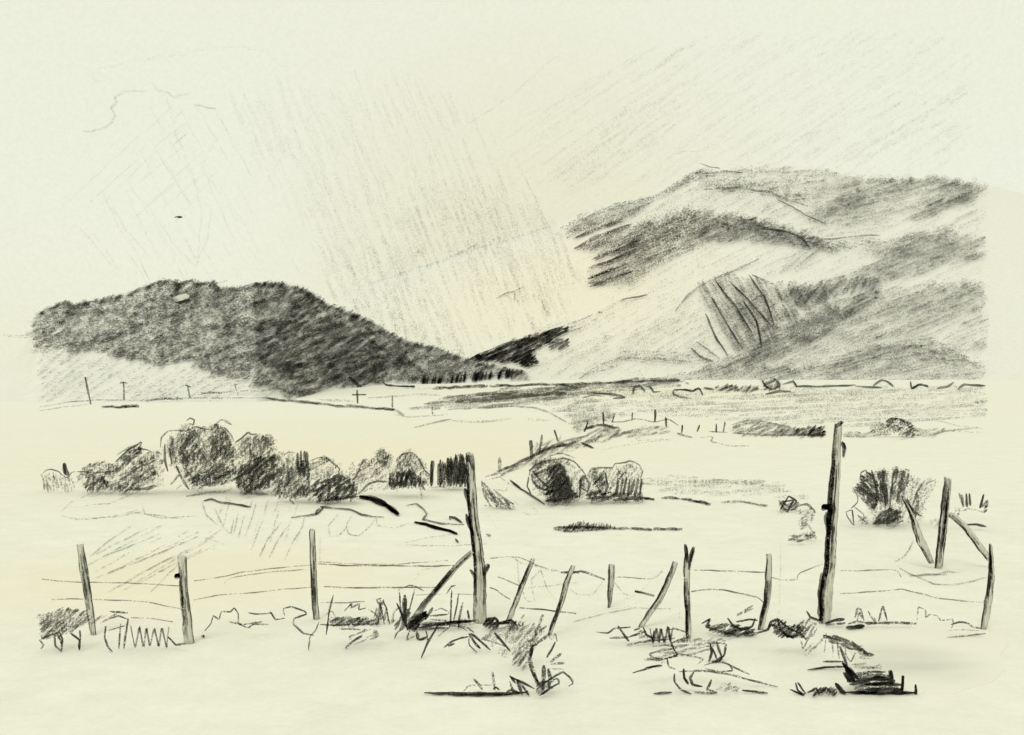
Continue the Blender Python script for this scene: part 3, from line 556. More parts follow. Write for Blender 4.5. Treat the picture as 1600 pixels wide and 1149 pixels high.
# ---------------------------------------------------------------- field sketch lines: ruts and grass streaks in the near field
s = Strokes()
for q, w, t in (([(455,809),(480,806),(496,803),(505,794),(500,792),(520,794),(550,797),(565,804),(585,808),(600,808)], 2.6, .8), ([(496,803),(492,800),(500,795)], 2, .8), ([(635,790),(650,787),(662,795),(668,803),(660,812),(690,818),(715,820),(725,820)], 2.4, .75),
    ([(703,812),(702,808),(712,810),(722,817)], 3, .9), ([(760,835),(767,838)], 5, .9), ([(712,842),(716,848)], 2.6, .8), ([(318,783),(330,780),(345,785),(360,787),(392,792)], 2.8, .9), ([(290,776),(320,770),(350,768),(362,764)], 3, .55),
    ([(130,790),(170,787),(200,775),(215,768)], 1.2, .35), ([(95,800),(110,785),(140,772),(160,770)], 1.2, .3), ([(95,805),(120,812),(180,808),(220,800)], 1.4, .4), ([(200,800),(250,806),(290,812)], 1.4, .4), ([(222,790),(226,802),(250,810),(310,806)], 1.3, .4), ([(130,812),(180,806),(215,797)], 1.4, .35),
    ([(205,822),(170,845),(140,870)], 1.6, .4), ([(230,826),(180,850),(150,866)], 1.6, .4), ([(250,834),(200,855),(160,870)], 1.6, .42), ([(310,838),(240,868),(145,905)], 1.8, .45), ([(300,856),(240,885),(170,925)], 1.8, .42), ([(340,850),(280,880),(230,930)], 1.4, .35), ([(320,840),(350,850),(330,860)], 1.2, .3),
    ([(315,782),(322,805),(340,820)], 1.6, .4), ([(335,795),(350,825),(360,835),(365,812)], 1.4, .4), ([(365,835),(372,800)], 1.4, .35), ([(372,840),(382,805)], 1.4, .4), ([(392,860),(400,840),(412,808)], 1.4, .4), ([(405,870),(420,840),(440,815)], 1.5, .42), ([(420,872),(432,848),(452,818)], 1.5, .42), ([(445,876),(455,850),(475,820)], 1.4, .4),
    ([(528,804),(514,820),(515,838),(528,838),(540,825)], 1.3, .4), ([(550,805),(541,820),(545,835),(560,838),(580,820),(588,808)], 1.3, .45), ([(588,808),(590,822),(615,825),(640,818)], 1.3, .4), ([(632,848),(680,838),(712,835)], 1.3, .35), ([(634,852),(700,853),(762,850)], 1.5, .4), ([(645,910),(660,890),(690,885),(712,884)], 1.2, .3),
    ([(500,840),(500,880)], 1.2, .3), ([(797,750),(815,765),(832,775),(851,788)], 2.8, .95), ([(830,790),(840,800),(835,806),(815,800)], 1.2, .3),
    ([(808,875),(810,905),(822,940),(835,940),(830,905),(845,890),(855,920),(868,938)], 1.3, .35), ([(800,870),(815,880),(850,888),(875,895)], 1.4, .4), ([(890,920),(905,930),(925,930),(945,905)], 1.3, .35), ([(960,910),(975,928),(990,932)], 1.3, .35), ([(815,920),(860,915),(905,910)], 1.3, .4),
    ([(1220,840),(1219,900),(1217,960)], 1.0, .25), ([(1060,925),(1062,970)], 1.0, .2), ([(1427,844),(1420,860),(1412,870),(1398,878)], 1.4, .45), ([(1405,888),(1430,900),(1460,913),(1490,914),(1520,908),(1542,902)], 1.6, .5), ([(1420,900),(1450,898),(1480,898)], 2.2, .6), ([(1455,900),(1480,893),(1498,895)], 2.2, .45),
    ([(778,830),(768,812),(760,800)], 1, .2), ([(895,972),(940,960),(990,950),(1050,952)], 1.5, .45), ([(1000,940),(975,950),(955,952)], 1.0, .25), ([(1035,888),(1020,905),(1000,925),(960,945)], 1.0, .25)):
    s.add(q, w, t, lie, wob=.5, step=4.5)
s.hatch([(130,870),(210,825),(340,840),(300,880),(200,930),(150,910)], 28, 16, 1.8, .32, lie, ln=(60, 150), jit=20)
s.hatch([(320,775),(480,800),(460,850),(330,820)], 75, 22, 1.6, .3, lie, ln=(40, 70), jit=10)
tag(s.build('field_stalks'), 'thin curling grass stalks and ruts drawn across the near field', 'grass', kind='stuff')

# ---------------------------------------------------------------- fence posts
M_post, nt, N = nodes('weathered_wood')
geo = N('ShaderNodeTexCoord'); mp = N('ShaderNodeMapping'); mp.inputs['Scale'].default_value = (60, 60, 5)
nz = N('ShaderNodeTexNoise'); nz.inputs['Scale'].default_value = 1; nz.inputs['Detail'].default_value = 6; nz.inputs['Roughness'].default_value = .7
rp = N('ShaderNodeMapRange'); rp.inputs[1].default_value = .34; rp.inputs[2].default_value = .50
cm = N('ShaderNodeMix', data_type='RGBA'); cm.inputs[6].default_value = (.16, .158, .138, 1); cm.inputs[7].default_value = (.62, .615, .54, 1)
pb = N('ShaderNodeBsdfPrincipled'); pb.inputs['Roughness'].default_value = .9; pb.inputs['Specular IOR Level'].default_value = .1
bp = N('ShaderNodeBump'); bp.inputs['Strength'].default_value = .6; bp.inputs['Distance'].default_value = .01
ot = N('ShaderNodeOutputMaterial')
for a, b in ((geo.outputs['Object'], mp.inputs[0]), (mp.outputs[0], nz.inputs['Vector']), (nz.outputs[0], rp.inputs[0]), (rp.outputs[0], cm.inputs[0]), (cm.outputs[2], pb.inputs['Base Color']), (nz.outputs[0], bp.inputs['Height']), (bp.outputs[0], pb.inputs['Normal']), (pb.outputs[0], ot.inputs[0])): nt.links.new(a, b)

def post(label, axis, ws, base=None, dark=(-.5, -.1), heavy=3, lite=2, cat='fence post', group='posts of the foreground fence', name='fence_post', knots=(), stubs=(), both=True, doff=0.0):
    """axis: points from the top down in photo pixels; ws: widths; dark strokes add outlines and painted shade, mostly on the left"""
    ax = np.array(axis, float); d = gd(base or ax[-1][1]) + doff
    org = P(ax[-1][0], ax[-1][1], d)
    e = empty(name, org)
    seg = np.hypot(*(ax[1:] - ax[:-1]).T); cum = np.concatenate([[0], np.cumsum(seg)]); n = max(6, int(cum[-1] / 8))
    q = np.linspace(0, cum[-1], n); X = np.interp(q, cum, ax[:, 0]); Y = np.interp(q, cum, ax[:, 1])
    Wd = np.interp(q, np.linspace(0, cum[-1], len(ws)), ws)
    X = X + rng.normal(0, .35, n); Wd = Wd * (1 + rng.normal(0, .05, n))
    K = 10; V = []; tilt = random.uniform(-1, 1)
    for i in range(n):
        c = np.array(P(X[i], Y[i], d)); j0, j1 = max(0, i-1), min(n-1, i+1)
        t = np.array(P(X[j1], Y[j1], d)) - np.array(P(X[j0], Y[j0], d)); t /= np.linalg.norm(t)
        sd = np.cross(t, (0, 1, 0)); sd /= np.linalg.norm(sd); fw = np.array((0, 1.0, 0)); r = Wd[i] * d / (2 * F)
        for k in range(K):
            a = 2 * math.pi * k / K; rr = r * (1 + .07 * math.sin(3 * a + i * .3) + random.uniform(-.04, .04))
            off = sd * math.cos(a) * rr + fw * math.sin(a) * rr
            if i == 0: off = off + np.array((0, 0, tilt * r * .5 * math.cos(a)))
            V.append(c + off - np.array(org))
    Fc = [(i*K+k, i*K+(k+1)%K, (i+1)*K+(k+1)%K, (i+1)*K+k) for i in range(n-1) for k in range(K)] + [tuple(range(K))[::-1], tuple(range((n-1)*K, n*K))]
    me = bpy.data.meshes.new('shaft'); me.from_pydata([tuple(v) for v in V], [], Fc)
    me.polygons.foreach_set('use_smooth', [True]*(len(Fc)-2) + [False]*2)
    link('shaft', me, M_post, e)
    s = Strokes(); sgn = 1.0
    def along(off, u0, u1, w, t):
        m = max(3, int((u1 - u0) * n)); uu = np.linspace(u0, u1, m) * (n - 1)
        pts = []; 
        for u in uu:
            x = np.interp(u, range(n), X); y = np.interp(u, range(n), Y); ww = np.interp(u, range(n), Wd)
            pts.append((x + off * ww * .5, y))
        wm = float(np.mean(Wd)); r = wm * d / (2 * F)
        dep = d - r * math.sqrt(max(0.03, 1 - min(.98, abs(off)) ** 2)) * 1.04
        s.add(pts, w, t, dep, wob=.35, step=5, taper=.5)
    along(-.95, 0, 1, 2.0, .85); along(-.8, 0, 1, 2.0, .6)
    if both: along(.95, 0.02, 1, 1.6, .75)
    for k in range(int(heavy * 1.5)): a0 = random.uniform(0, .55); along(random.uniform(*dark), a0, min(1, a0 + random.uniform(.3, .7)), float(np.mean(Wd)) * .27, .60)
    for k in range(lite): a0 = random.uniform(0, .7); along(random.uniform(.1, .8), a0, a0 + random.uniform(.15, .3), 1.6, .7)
    s.build('shade_strokes', M_wood, e)  # outlines and the post's shaded side, painted as dark strokes
    for (kx, ky, kr) in knots:
        kk = Strokes()
        for j in range(6):
            kk.add([(kx - kr + random.uniform(-1, 1), ky + random.uniform(-kr, kr) * .6), (kx + kr, ky + random.uniform(-kr, kr))], kr * .9, 1.1, d - .02, wob=.3, step=3)
        kk.build('knot', M_wood, e)
    for q_, w_ in stubs:
        kk = Strokes(); kk.add(q_, w_, 1.0, d - .03, wob=.3, step=4, taper=.3); kk.add([(x + 2, y + 1) for x, y in q_], w_ * .7, .9, d - .04, wob=.3, step=4, taper=.3)
        kk.build('branch_stub', M_wood, e)
    return tag(e, label, cat, group)

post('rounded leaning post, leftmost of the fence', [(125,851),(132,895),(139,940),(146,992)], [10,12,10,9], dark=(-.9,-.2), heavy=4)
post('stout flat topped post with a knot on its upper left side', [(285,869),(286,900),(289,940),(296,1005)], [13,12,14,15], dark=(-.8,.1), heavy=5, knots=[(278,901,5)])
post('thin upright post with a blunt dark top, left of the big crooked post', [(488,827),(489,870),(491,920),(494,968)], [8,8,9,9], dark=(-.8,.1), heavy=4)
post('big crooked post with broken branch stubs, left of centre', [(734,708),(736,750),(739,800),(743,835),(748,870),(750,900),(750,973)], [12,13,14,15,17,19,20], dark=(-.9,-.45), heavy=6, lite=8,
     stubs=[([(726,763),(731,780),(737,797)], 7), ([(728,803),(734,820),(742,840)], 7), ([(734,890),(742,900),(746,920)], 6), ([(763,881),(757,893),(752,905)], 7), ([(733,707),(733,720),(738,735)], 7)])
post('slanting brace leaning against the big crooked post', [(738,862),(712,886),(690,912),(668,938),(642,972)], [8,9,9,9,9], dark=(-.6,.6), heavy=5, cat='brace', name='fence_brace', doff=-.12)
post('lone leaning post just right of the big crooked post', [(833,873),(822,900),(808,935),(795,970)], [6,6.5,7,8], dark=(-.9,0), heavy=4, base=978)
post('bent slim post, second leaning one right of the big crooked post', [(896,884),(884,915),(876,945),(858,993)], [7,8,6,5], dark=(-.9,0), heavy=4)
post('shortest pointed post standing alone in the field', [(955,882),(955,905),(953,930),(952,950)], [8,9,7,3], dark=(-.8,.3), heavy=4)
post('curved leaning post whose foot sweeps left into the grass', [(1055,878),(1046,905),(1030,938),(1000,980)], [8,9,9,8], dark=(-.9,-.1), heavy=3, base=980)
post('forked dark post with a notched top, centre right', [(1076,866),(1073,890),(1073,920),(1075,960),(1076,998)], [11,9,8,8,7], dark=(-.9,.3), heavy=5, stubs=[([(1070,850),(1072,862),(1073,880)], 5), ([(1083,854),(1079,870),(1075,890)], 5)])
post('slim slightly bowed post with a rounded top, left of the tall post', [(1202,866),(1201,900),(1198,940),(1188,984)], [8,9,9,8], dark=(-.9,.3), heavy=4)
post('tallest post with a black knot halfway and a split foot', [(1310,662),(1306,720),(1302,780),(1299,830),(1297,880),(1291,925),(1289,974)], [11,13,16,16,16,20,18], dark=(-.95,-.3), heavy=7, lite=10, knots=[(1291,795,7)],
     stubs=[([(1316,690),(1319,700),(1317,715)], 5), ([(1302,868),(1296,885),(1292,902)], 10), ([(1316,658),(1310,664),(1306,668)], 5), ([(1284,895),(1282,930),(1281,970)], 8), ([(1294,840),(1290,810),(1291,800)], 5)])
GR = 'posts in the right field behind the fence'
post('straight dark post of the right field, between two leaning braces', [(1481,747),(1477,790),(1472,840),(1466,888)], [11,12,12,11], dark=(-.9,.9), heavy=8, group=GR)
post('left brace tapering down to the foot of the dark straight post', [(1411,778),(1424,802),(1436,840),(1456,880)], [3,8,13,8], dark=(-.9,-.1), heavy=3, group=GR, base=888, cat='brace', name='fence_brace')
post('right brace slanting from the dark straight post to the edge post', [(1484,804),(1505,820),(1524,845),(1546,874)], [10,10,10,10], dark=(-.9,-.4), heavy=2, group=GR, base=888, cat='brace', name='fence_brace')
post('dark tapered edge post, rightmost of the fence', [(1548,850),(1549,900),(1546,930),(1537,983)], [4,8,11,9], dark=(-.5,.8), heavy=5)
s = Strokes()
s.add([(1409,775),(1420,790),(1430,802),(1440,806)], 4, .95, gd(888), step=4); s.add([(1418,780),(1424,795),(1427,803)], 4, .85, gd(888), step=4)
tag(s.build('broken_twig', M_wood), 'dark forked twig caught at the top of the left brace', 'twig')

# ---------------------------------------------------------------- fence wires
WR = 'wires of the foreground fence'
def wire(label, q, w=1.5, t=.6, d=None):
    s = Strokes(); s.add(q, w, t, d or gd(985) , wob=.35, step=7, taper=.8, tvar=.25); tag(s.build('fence_wire', M_wire), label, 'wire', WR)
wire('upper wire from the left edge to the stout knotted post', [(65,905),(100,909),(130,910),(200,911),(250,914),(280,916)])
wire('lower wire from the left edge to the stout knotted post', [(80,937),(120,936),(180,938),(225,940),(285,952)])
wire('lowest wire piece left of the stout knotted post', [(205,965),(240,967),(270,972)])
wire('upper wire from the stout post to the thin upright post', [(303,908),(340,903),(380,894),(440,887),(488,883)])
wire('doubled upper strand before the thin upright post', [(350,912),(352,908),(365,902),(420,894),(480,890)], t=.5)
wire('lower wire from the stout post to the thin upright post', [(303,938),(340,930),(400,926),(440,921),(488,918)])
wire('upper wire from the thin upright post to the big crooked post', [(497,881),(540,884),(600,884),(660,885),(710,884)], 2, .7)
wire('doubled upper strand left of the big crooked post', [(497,878),(560,882),(620,882),(700,876)], t=.5)
wire('lower wire from the thin upright post to the brace', [(506,917),(560,919),(620,918),(685,918)], 1.8, .75)
wire('lowest wire from the thin upright post to the brace', [(500,942),(540,942),(570,940)], 1.8, .6)
wire('lowest wire across the foot of the brace to the big crooked post', [(650,930),(700,928),(740,929)], 1.3, .4)
wire('upper wire right of the big crooked post', [(765,873),(790,870),(812,871),(840,884),(880,895),(905,896)], 1.6, .55)
wire('slack wire end dropping right of the big crooked post', [(765,918),(775,921),(785,930),(797,937)], 2, .75)
wire('second slack wire end between the big post and the leaning posts', [(778,902),(800,910),(815,917)], 1.8, .7)
wire('dark low wire between the two leaning posts', [(812,950),(850,953),(900,959)], 2, .85)
wire('twisted wire left of the short pointed post', [(876,895),(895,894),(910,893),(925,898),(945,906)], 3, .8)
wire('upper wire from the short pointed post to the curved post', [(962,902),(990,903),(1015,905),(1025,903),(1035,892)], 1.5, .55)
wire('short dark wire end left of the curved post', [(992,924),(1005,927),(1022,931)], 3, .95)
wire('upper wire from the forked post to the slim bowed post', [(1085,891),(1120,892),(1160,893),(1198,895)], 1.7, .65)
wire('lower arching wire from the forked post to the slim bowed post', [(1080,925),(1105,921),(1130,922),(1160,928),(1185,934),(1193,942)], 2, .7)
wire('upper wire from the slim bowed post to the tall post', [(1206,903),(1222,907),(1245,906),(1248,896),(1270,887),(1288,881)], 1.6, .55)
wire('upper wire right of the tall post', [(1313,892),(1350,892),(1385,890),(1402,892),(1408,902)], 1.6, .6)
wire('lower wire from the tall post to the edge post', [(1313,928),(1360,925),(1410,921),(1440,928),(1460,934),(1500,939),(1538,942)], 1.7, .6)

# ---------------------------------------------------------------- grass clumps in the foreground
GG = 'grass clumps along the fence'
def tuft(label, qs=(), hat=(), zig=(), name='grass_clump', cat='grass clump', group=GG, mat=None, base=None):
    s = Strokes(); ys_ = [y for q, w, t in qs for x, y in q] + [y for h in hat for x, y in h[0]] + [z[3] for z in zig]
    d = gd(base or min(max(ys_), 1135)); D = stand(d)
    for q, w, t in qs:
        s.add(q, w * 1.1, t, D, wob=.45, step=4)
        s.add([(x + random.uniform(-.9, .9), y + random.uniform(-.9, .9)) for x, y in q], w * .9, t * .85, D, wob=.6, step=4)
    for h in hat: s.hatch(h[0], h[1], h[2] * .82, h[3] * 1.2, h[4] * 1.05, D, ln=h[5] if len(h) > 5 else (12, 34), jit=3, wob=.5, spread=7, djit=.12)
    for z in zig: s.scrib(z[0], z[1], z[2], z[3], z[4], z[5], z[6], D, lean=z[7] if len(z) > 7 else 0)
    return tag(s.build(name, mat or M_dark), label, cat, group)
tuft('thick slanting grey clump at the far left foot of the leftmost post', [([(64,1000),(80,992),(100,985)], 2, .7), ([(85,985),(86,1010),(96,1018),(98,1000),(92,985)], 2.2, .7), ([(90,990),(97,1008)], 2.4, .75), ([(110,990),(125,1000),(124,1016)], 2.8, .8), ([(124,985),(126,1000)], 2, .7), ([(62,1000),(68,1008),(64,1014)], 2, .6)],
     [([(62,962),(100,950),(135,955),(142,972),(118,985),(90,996),(64,998)], 42, 3.6, 3.2, .6), ([(62,962),(140,958),(110,990),(64,998)], 42, 7, 6, .32), ([(62,975),(95,965),(110,985),(66,997)], 40, 5, 2.6, .5), ([(142,965),(180,960),(160,975),(145,975)], 30, 5, 2.2, .5)])
tuft('row of open zigzag grass between the leftmost and the stout post', [([(165,978),(163,995),(168,1010),(175,1018)], 2.2, .75), ([(188,975),(186,1014)], 2, .7), ([(200,967),(197,990),(193,1014)], 2.4, .7), ([(170,956),(200,958)], 2.2, .6), ([(165,970),(185,962),(200,968)], 1.8, .6), ([(170,985),(195,978)], 1.6, .6), ([(262,995),(275,1008),(290,1006)], 2.4, .75)], (), [(205, 265, 980, 1012, 11, 2.4, .75)])
tuft('curly thin grass line right of the stout knotted post', [([(320,986),(330,975),(333,962),(342,968),(346,955),(360,957),(366,950),(372,958),(372,975),(388,982),(396,975),(420,976)], 1.8, .65), ([(318,992),(320,996),(315,994)], 2.4, .8), ([(358,972),(380,976),(410,972)], 2, .6), ([(388,958),(400,960),(425,958)], 1.8, .7), ([(422,956),(430,968),(445,966)], 2, .6)])
tuft('looping stalk at the left foot of the thin upright post', [([(445,962),(442,952),(455,948),(475,955),(480,960),(460,966),(458,975),(474,990),(490,992)], 2, .75), ([(498,972),(494,985),(484,995),(482,1016)], 1.6, .65), ([(521,930),(514,955),(510,992)], 2, .8)])
tuft('flat dark grass mat right of the thin upright post', [([(500,976),(530,977),(590,975)], 2.4, .65), ([(530,983),(580,984)], 2, .5), ([(540,1013),(555,1000),(566,994)], 2.8, .7), ([(545,995),(575,985)], 2.4, .5), ([(582,1000),(592,993)], 2.2, .5), ([(508,962),(518,954),(525,965)], 1.4, .5)], [([(516,972),(520,964),(560,966),(592,968),(592,976),(518,977)], 25, 3.2, 3.4, .72), ([(516,966),(592,966),(592,978),(518,978)], 10, 4, 5, .4), ([(545,998),(585,985),(590,990),(555,1008)], 32, 6, 2.4, .5)])
tuft('fan of bent blades at the end of the flat dark mat', [([(538,955),(550,942),(548,950),(562,943),(560,953),(572,950)], 1.8, .7), ([(575,952),(585,958),(592,966)], 1.8, .6), ([(590,975),(596,950),(588,938),(596,935)], 2.4, .7), ([(600,975),(595,945),(600,937)], 1.8, .6), ([(608,975),(604,950),(598,940)], 2, .75)], [([(584,965),(590,940),(602,938),(606,970),(590,974)], 70, 4, 2.6, .6)])
tuft('dark crossed blades at the foot of the slanting brace', [([(624,925),(626,950),(632,975)], 2, .7), ([(632,930),(632,955),(634,978)], 6, .9), ([(620,943),(630,965),(637,985)], 3.4, .9), ([(648,920),(642,945),(636,965)], 1.8, .6), ([(622,922),(640,915),(652,918),(662,923)], 1.6, .6), ([(612,975),(616,955),(624,950)], 3, .6), ([(655,995),(650,985),(645,978)], 2, .6), ([(640,985),(635,1000),(648,995)], 2, .6), ([(616,998),(620,988),(632,980)], 2.4, .6), ([(650,985),(655,1000),(668,995),(665,985)], 2, .7)],
     [([(612,972),(640,950),(650,985),(620,985)], 55, 4, 3, .7)])
tag(None or tuft('very dark chunk of wood lying at the foot of the slanting brace', (), [([(636,978),(648,962),(662,955),(668,963),(656,975),(648,985)], 38, 2.2, 4.4, 1.0)], name='wood_chunk', cat='wood', group='litter at the fence foot', mat=M_wood))
tuft('thin upright stalks left of the big crooked post', [([(706,922),(705,950),(703,980)], 2, .8), ([(698,928),(706,916),(712,915)], 1.6, .7), ([(717,928),(712,955),(709,972)], 1.8, .75), ([(723,942),(718,965),(716,982)], 2.6, .7), ([(731,953),(733,968)], 3, .85), ([(678,955),(690,950),(700,955),(704,962)], 1.4, .5), ([(672,963),(700,960)], 2, .7), ([(672,968),(700,970),(685,978)], 2, .6), ([(676,950),(665,968)], 4, .8)], base=984)
tuft('dark ground line between the brace foot and the big crooked post', [([(652,981),(690,976),(740,971)], 3.4, .85), ([(660,977),(700,973),(745,970)], 2.6, .8), ([(655,983),(700,981)], 2.2, .6)], [([(655,976),(700,972),(745,968),(742,974),(700,979),(656,984)], 5, 3, 2.4, .55)], name='grass_line')
tuft('long dark leaning stalk below the brace foot', [([(658,1028),(668,1005),(680,985),(686,972)], 3.2, .8), ([(650,990),(652,1000),(660,1000),(667,996),(670,1003)], 2, .75), ([(684,995),(695,985),(706,978),(720,980),(730,986)], 1.6, .6), ([(693,1013),(705,1003),(720,997),(732,995)], 2.4, .75), ([(700,1010),(710,1006)], 2.6, .8)])
tuft('two dark crossed blades under the big crooked post', [([(732,990),(742,1005),(751,1014)], 3.4, .9), ([(735,990),(752,1003),(766,1016)], 3, .9), ([(733,992),(733,1008),(745,1020)], 1.8, .6), ([(716,978),(730,980),(742,990)], 1.8, .6), ([(752,998),(770,1003),(792,1011)], 1.8, .6), ([(772,989),(785,1003),(797,1018)], 3.4, .95)])
tuft('dark lumpy growth at the right foot of the big crooked post', [([(754,978),(762,968),(775,966),(780,974),(800,970),(808,978)], 4.4, .95), ([(756,976),(775,974),(802,974)], 4, .8), ([(810,975),(815,980),(818,972)], 2.4, .7)], [([(754,980),(760,968),(776,966),(778,980)], 40, 3, 3.4, .9), ([(790,975),(805,970),(810,982),(796,984)], 60, 3, 3.2, .7)])
tuft('wide grey slanting grass patch beneath the leaning posts', [([(832,998),(846,985),(854,978)], 4, .6), ([(848,960),(842,978),(834,990)], 4, .5), ([(855,990),(862,1000)], 2, .5)],
     [([(752,1000),(775,980),(812,978),(838,975),(850,985),(838,1005),(828,1030),(805,1040),(798,1025),(815,1005),(785,1000)], 52, 4.6, 3.2, .52), ([(752,1000),(812,980),(850,985),(830,1028),(800,1035)], 60, 8, 6, .3), ([(800,1038),(815,1015),(835,1000),(830,1025),(815,1045)], 52, 5, 3, .5), ([(808,975),(820,960),(818,980)], 55, 5, 2.6, .45)])
tuft('dark narrow twisted stalk running down to the bottom tuft', [([(860,990),(840,1005),(832,1010),(828,1032)], 4, .75), ([(832,1008),(828,1030),(832,1048),(840,1070)], 6, .7), ([(826,1035),(834,1055),(846,1075)], 4, .75), ([(835,1000),(824,1002)], 3, .6)])
tuft('spreading bottom tuft with a looping blade, centre foreground', [([(850,1040),(850,1060),(848,1078)], 6, .85), ([(856,1045),(860,1060),(858,1076)], 5, .8), ([(838,1078),(850,1068),(870,1055),(880,1050),(892,1060),(896,1068),(888,1072)], 2.2, .75), ([(855,1065),(872,1060),(874,1068),(860,1075)], 2.2, .65), ([(854,1028),(862,1015),(868,1003)], 2.6, .8), ([(860,1035),(872,1025),(878,1020)], 3.4, .6), ([(860,1038),(882,1036)], 3.4, .5), ([(858,1045),(880,1046)], 3, .35), ([(870,1003),(868,990),(862,1000)], 2, .5)],
     [([(836,1082),(842,1065),(862,1065),(866,1078),(846,1086)], 30, 3.6, 3, .7)])
tuft('dark bladed tuft at the left of the bottom centre', [([(796,1057),(815,1066),(835,1076)], 2.6, .8), ([(796,1065),(802,1082)], 4, .8), ([(808,1062),(816,1085)], 5, .85), ([(797,1058),(806,1068)], 3, .85), ([(815,1070),(826,1086)], 4, .8), ([(792,1082),(800,1078),(812,1083)], 3, .85)])
tuft('two short upright stubs of grass above the bottom dark line', [([(740,1061),(748,1070),(754,1078)], 3.6, .7), ([(770,1050),(771,1062),(773,1078)], 3.8, .7), ([(722,1083),(732,1072),(750,1070),(768,1071)], 1.5, .5), ([(770,1078),(775,1074),(780,1078)], 2, .8)])
tuft('long heavy dark line of turf along the bottom centre', [([(663,1083),(700,1084),(740,1084),(790,1084),(825,1082)], 4.2, .95), ([(700,1086),(760,1086),(800,1085)], 3.6, .85)], name='turf_edge', cat='turf')
tuft('tangled clump around the foot of the curved post', [([(932,988),(950,990),(960,982),(985,980)], 2, .7), ([(952,997),(980,996),(1000,990)], 2, .7), ([(966,978),(975,992),(982,1002)], 2.8, .8), ([(980,1008),(1010,1002),(1040,1000)], 2.6, .6), ([(1005,980),(1010,992),(1020,998),(1022,985)], 3, .85), ([(990,985),(1000,982)], 3, .7)],
     [([(985,992),(1005,985),(1012,995),(1000,1000)], 30, 4, 2.4, .5), ([(1000,998),(1045,992),(1060,1002),(1010,1006)], 15, 5, 2.4, .5)], [(1015, 1052, 980, 1004, 9, 3, .85)])
tuft('thin loops of grass beside the foot of the forked post', [([(1040,985),(1055,982),(1072,988),(1078,995),(1060,1000),(1050,1005),(1056,1022)], 1.8, .65), ([(1045,990),(1050,1010),(1058,1022)], 2.2, .7), ([(1072,992),(1062,1002),(1080,1000)], 2.4, .5)], [([(1050,1000),(1085,996),(1140,1002),(1130,1006),(1060,1010)], 10, 4, 2.4, .5)])
tuft('flat stack of pale scribbled mounds below the forked post', [([(1020,1010),(1040,1008),(1060,1012),(1030,1018),(1014,1022),(1020,1028),(1040,1030)], 2.2, .55), ([(1006,1030),(1030,1032),(1060,1024),(1040,1030)], 2.6, .55), ([(1040,1030),(1060,1022),(1100,1030),(1090,1038)], 2, .5), ([(988,1052),(1008,1046),(1030,1040)], 2.2, .7), ([(1008,1044),(1035,1040)], 2.6, .7), ([(1100,1040),(1120,1034),(1140,1038),(1145,1048),(1125,1050),(1102,1045)], 1.8, .6), ([(1060,1050),(1090,1048),(1130,1052),(1170,1062),(1200,1070),(1215,1073)], 2.4, .6), ([(1120,1030),(1150,1045),(1172,1054)], 2, .6)],
     [([(1030,1014),(1080,1008),(1120,1006),(1110,1020),(1060,1026),(1030,1024)], 10, 5, 2.2, .45), ([(1010,1028),(1040,1022),(1040,1034),(1010,1034)], 8, 4, 2.6, .45)])
tuft('two bold dark curved blades right of the scribbled mounds', [([(1110,1006),(1112,1020),(1108,1034)], 3.4, .9), ([(1119,1002),(1124,1016),(1128,1026),(1120,1034),(1112,1034)], 3.6, .9), ([(1134,1006),(1132,1022),(1124,1034)], 3.2, .85), ([(1112,1012),(1120,1030)], 2.4, .8)])
tuft('bold curved dark rushes near the bottom, right of centre', [([(1068,1045),(1069,1058),(1076,1070)], 4, .95), ([(1084,1050),(1078,1060),(1082,1070),(1098,1073)], 4, .95), ([(1054,1053),(1054,1066),(1064,1078),(1080,1084)], 2.6, .75), ([(1042,1030),(1045,1042),(1056,1046)], 2, .6), ([(1112,1062),(1108,1072),(1104,1078),(1116,1080)], 3, .85), ([(1084,1082),(1100,1083),(1120,1082)], 3, .7), ([(1020,1084),(1050,1082)], 3, .85), ([(1160,1079),(1200,1083)], 2.6, .85)],
     [([(1118,1072),(1140,1068),(1155,1075),(1150,1082),(1118,1080)], 30, 4, 2.4, .45)])
tuft('dark flattened clump at the left foot of the slim bowed post', [([(1096,975),(1110,967),(1104,980),(1120,986),(1150,992)], 3, .8), ([(1137,966),(1145,978),(1160,984),(1175,980),(1180,966)], 3, .9), ([(1150,972),(1170,968),(1184,970)], 2.4, .8), ([(1152,962),(1168,952)], 2.4, .5), ([(1158,958),(1176,946)], 2.2, .45)],
     [([(1100,980),(1125,974),(1160,978),(1180,985),(1180,994),(1140,994),(1110,988)], 20, 3.2, 3.2, .8), ([(1150,960),(1175,948),(1178,955),(1158,964)], 28, 5, 2.2, .4)])
tuft('dark tangled loops between the slim bowed post and the tall post', [([(1182,990),(1200,985),(1205,972),(1215,968),(1220,985),(1230,995),(1245,994),(1255,985)], 3.4, .85), ([(1205,975),(1225,990),(1240,998)], 3, .8), ([(1214,966),(1230,980),(1250,990),(1260,1000)], 3, .9), ([(1260,955),(1266,965),(1280,970),(1286,968)], 3.2, .9), ([(1258,1025),(1280,1005),(1292,990)], 2.6, .5), ([(1250,998),(1255,1015),(1262,1000)], 2, .5), ([(1256,1020),(1272,1005)], 2.2, .4)],
     [([(1202,978),(1220,968),(1235,980),(1250,975),(1262,985),(1250,998),(1215,996)], 40, 3.4, 3, .78), ([(1245,975),(1265,968),(1282,980),(1262,1002),(1248,998)], 55, 4, 2.8, .55)])
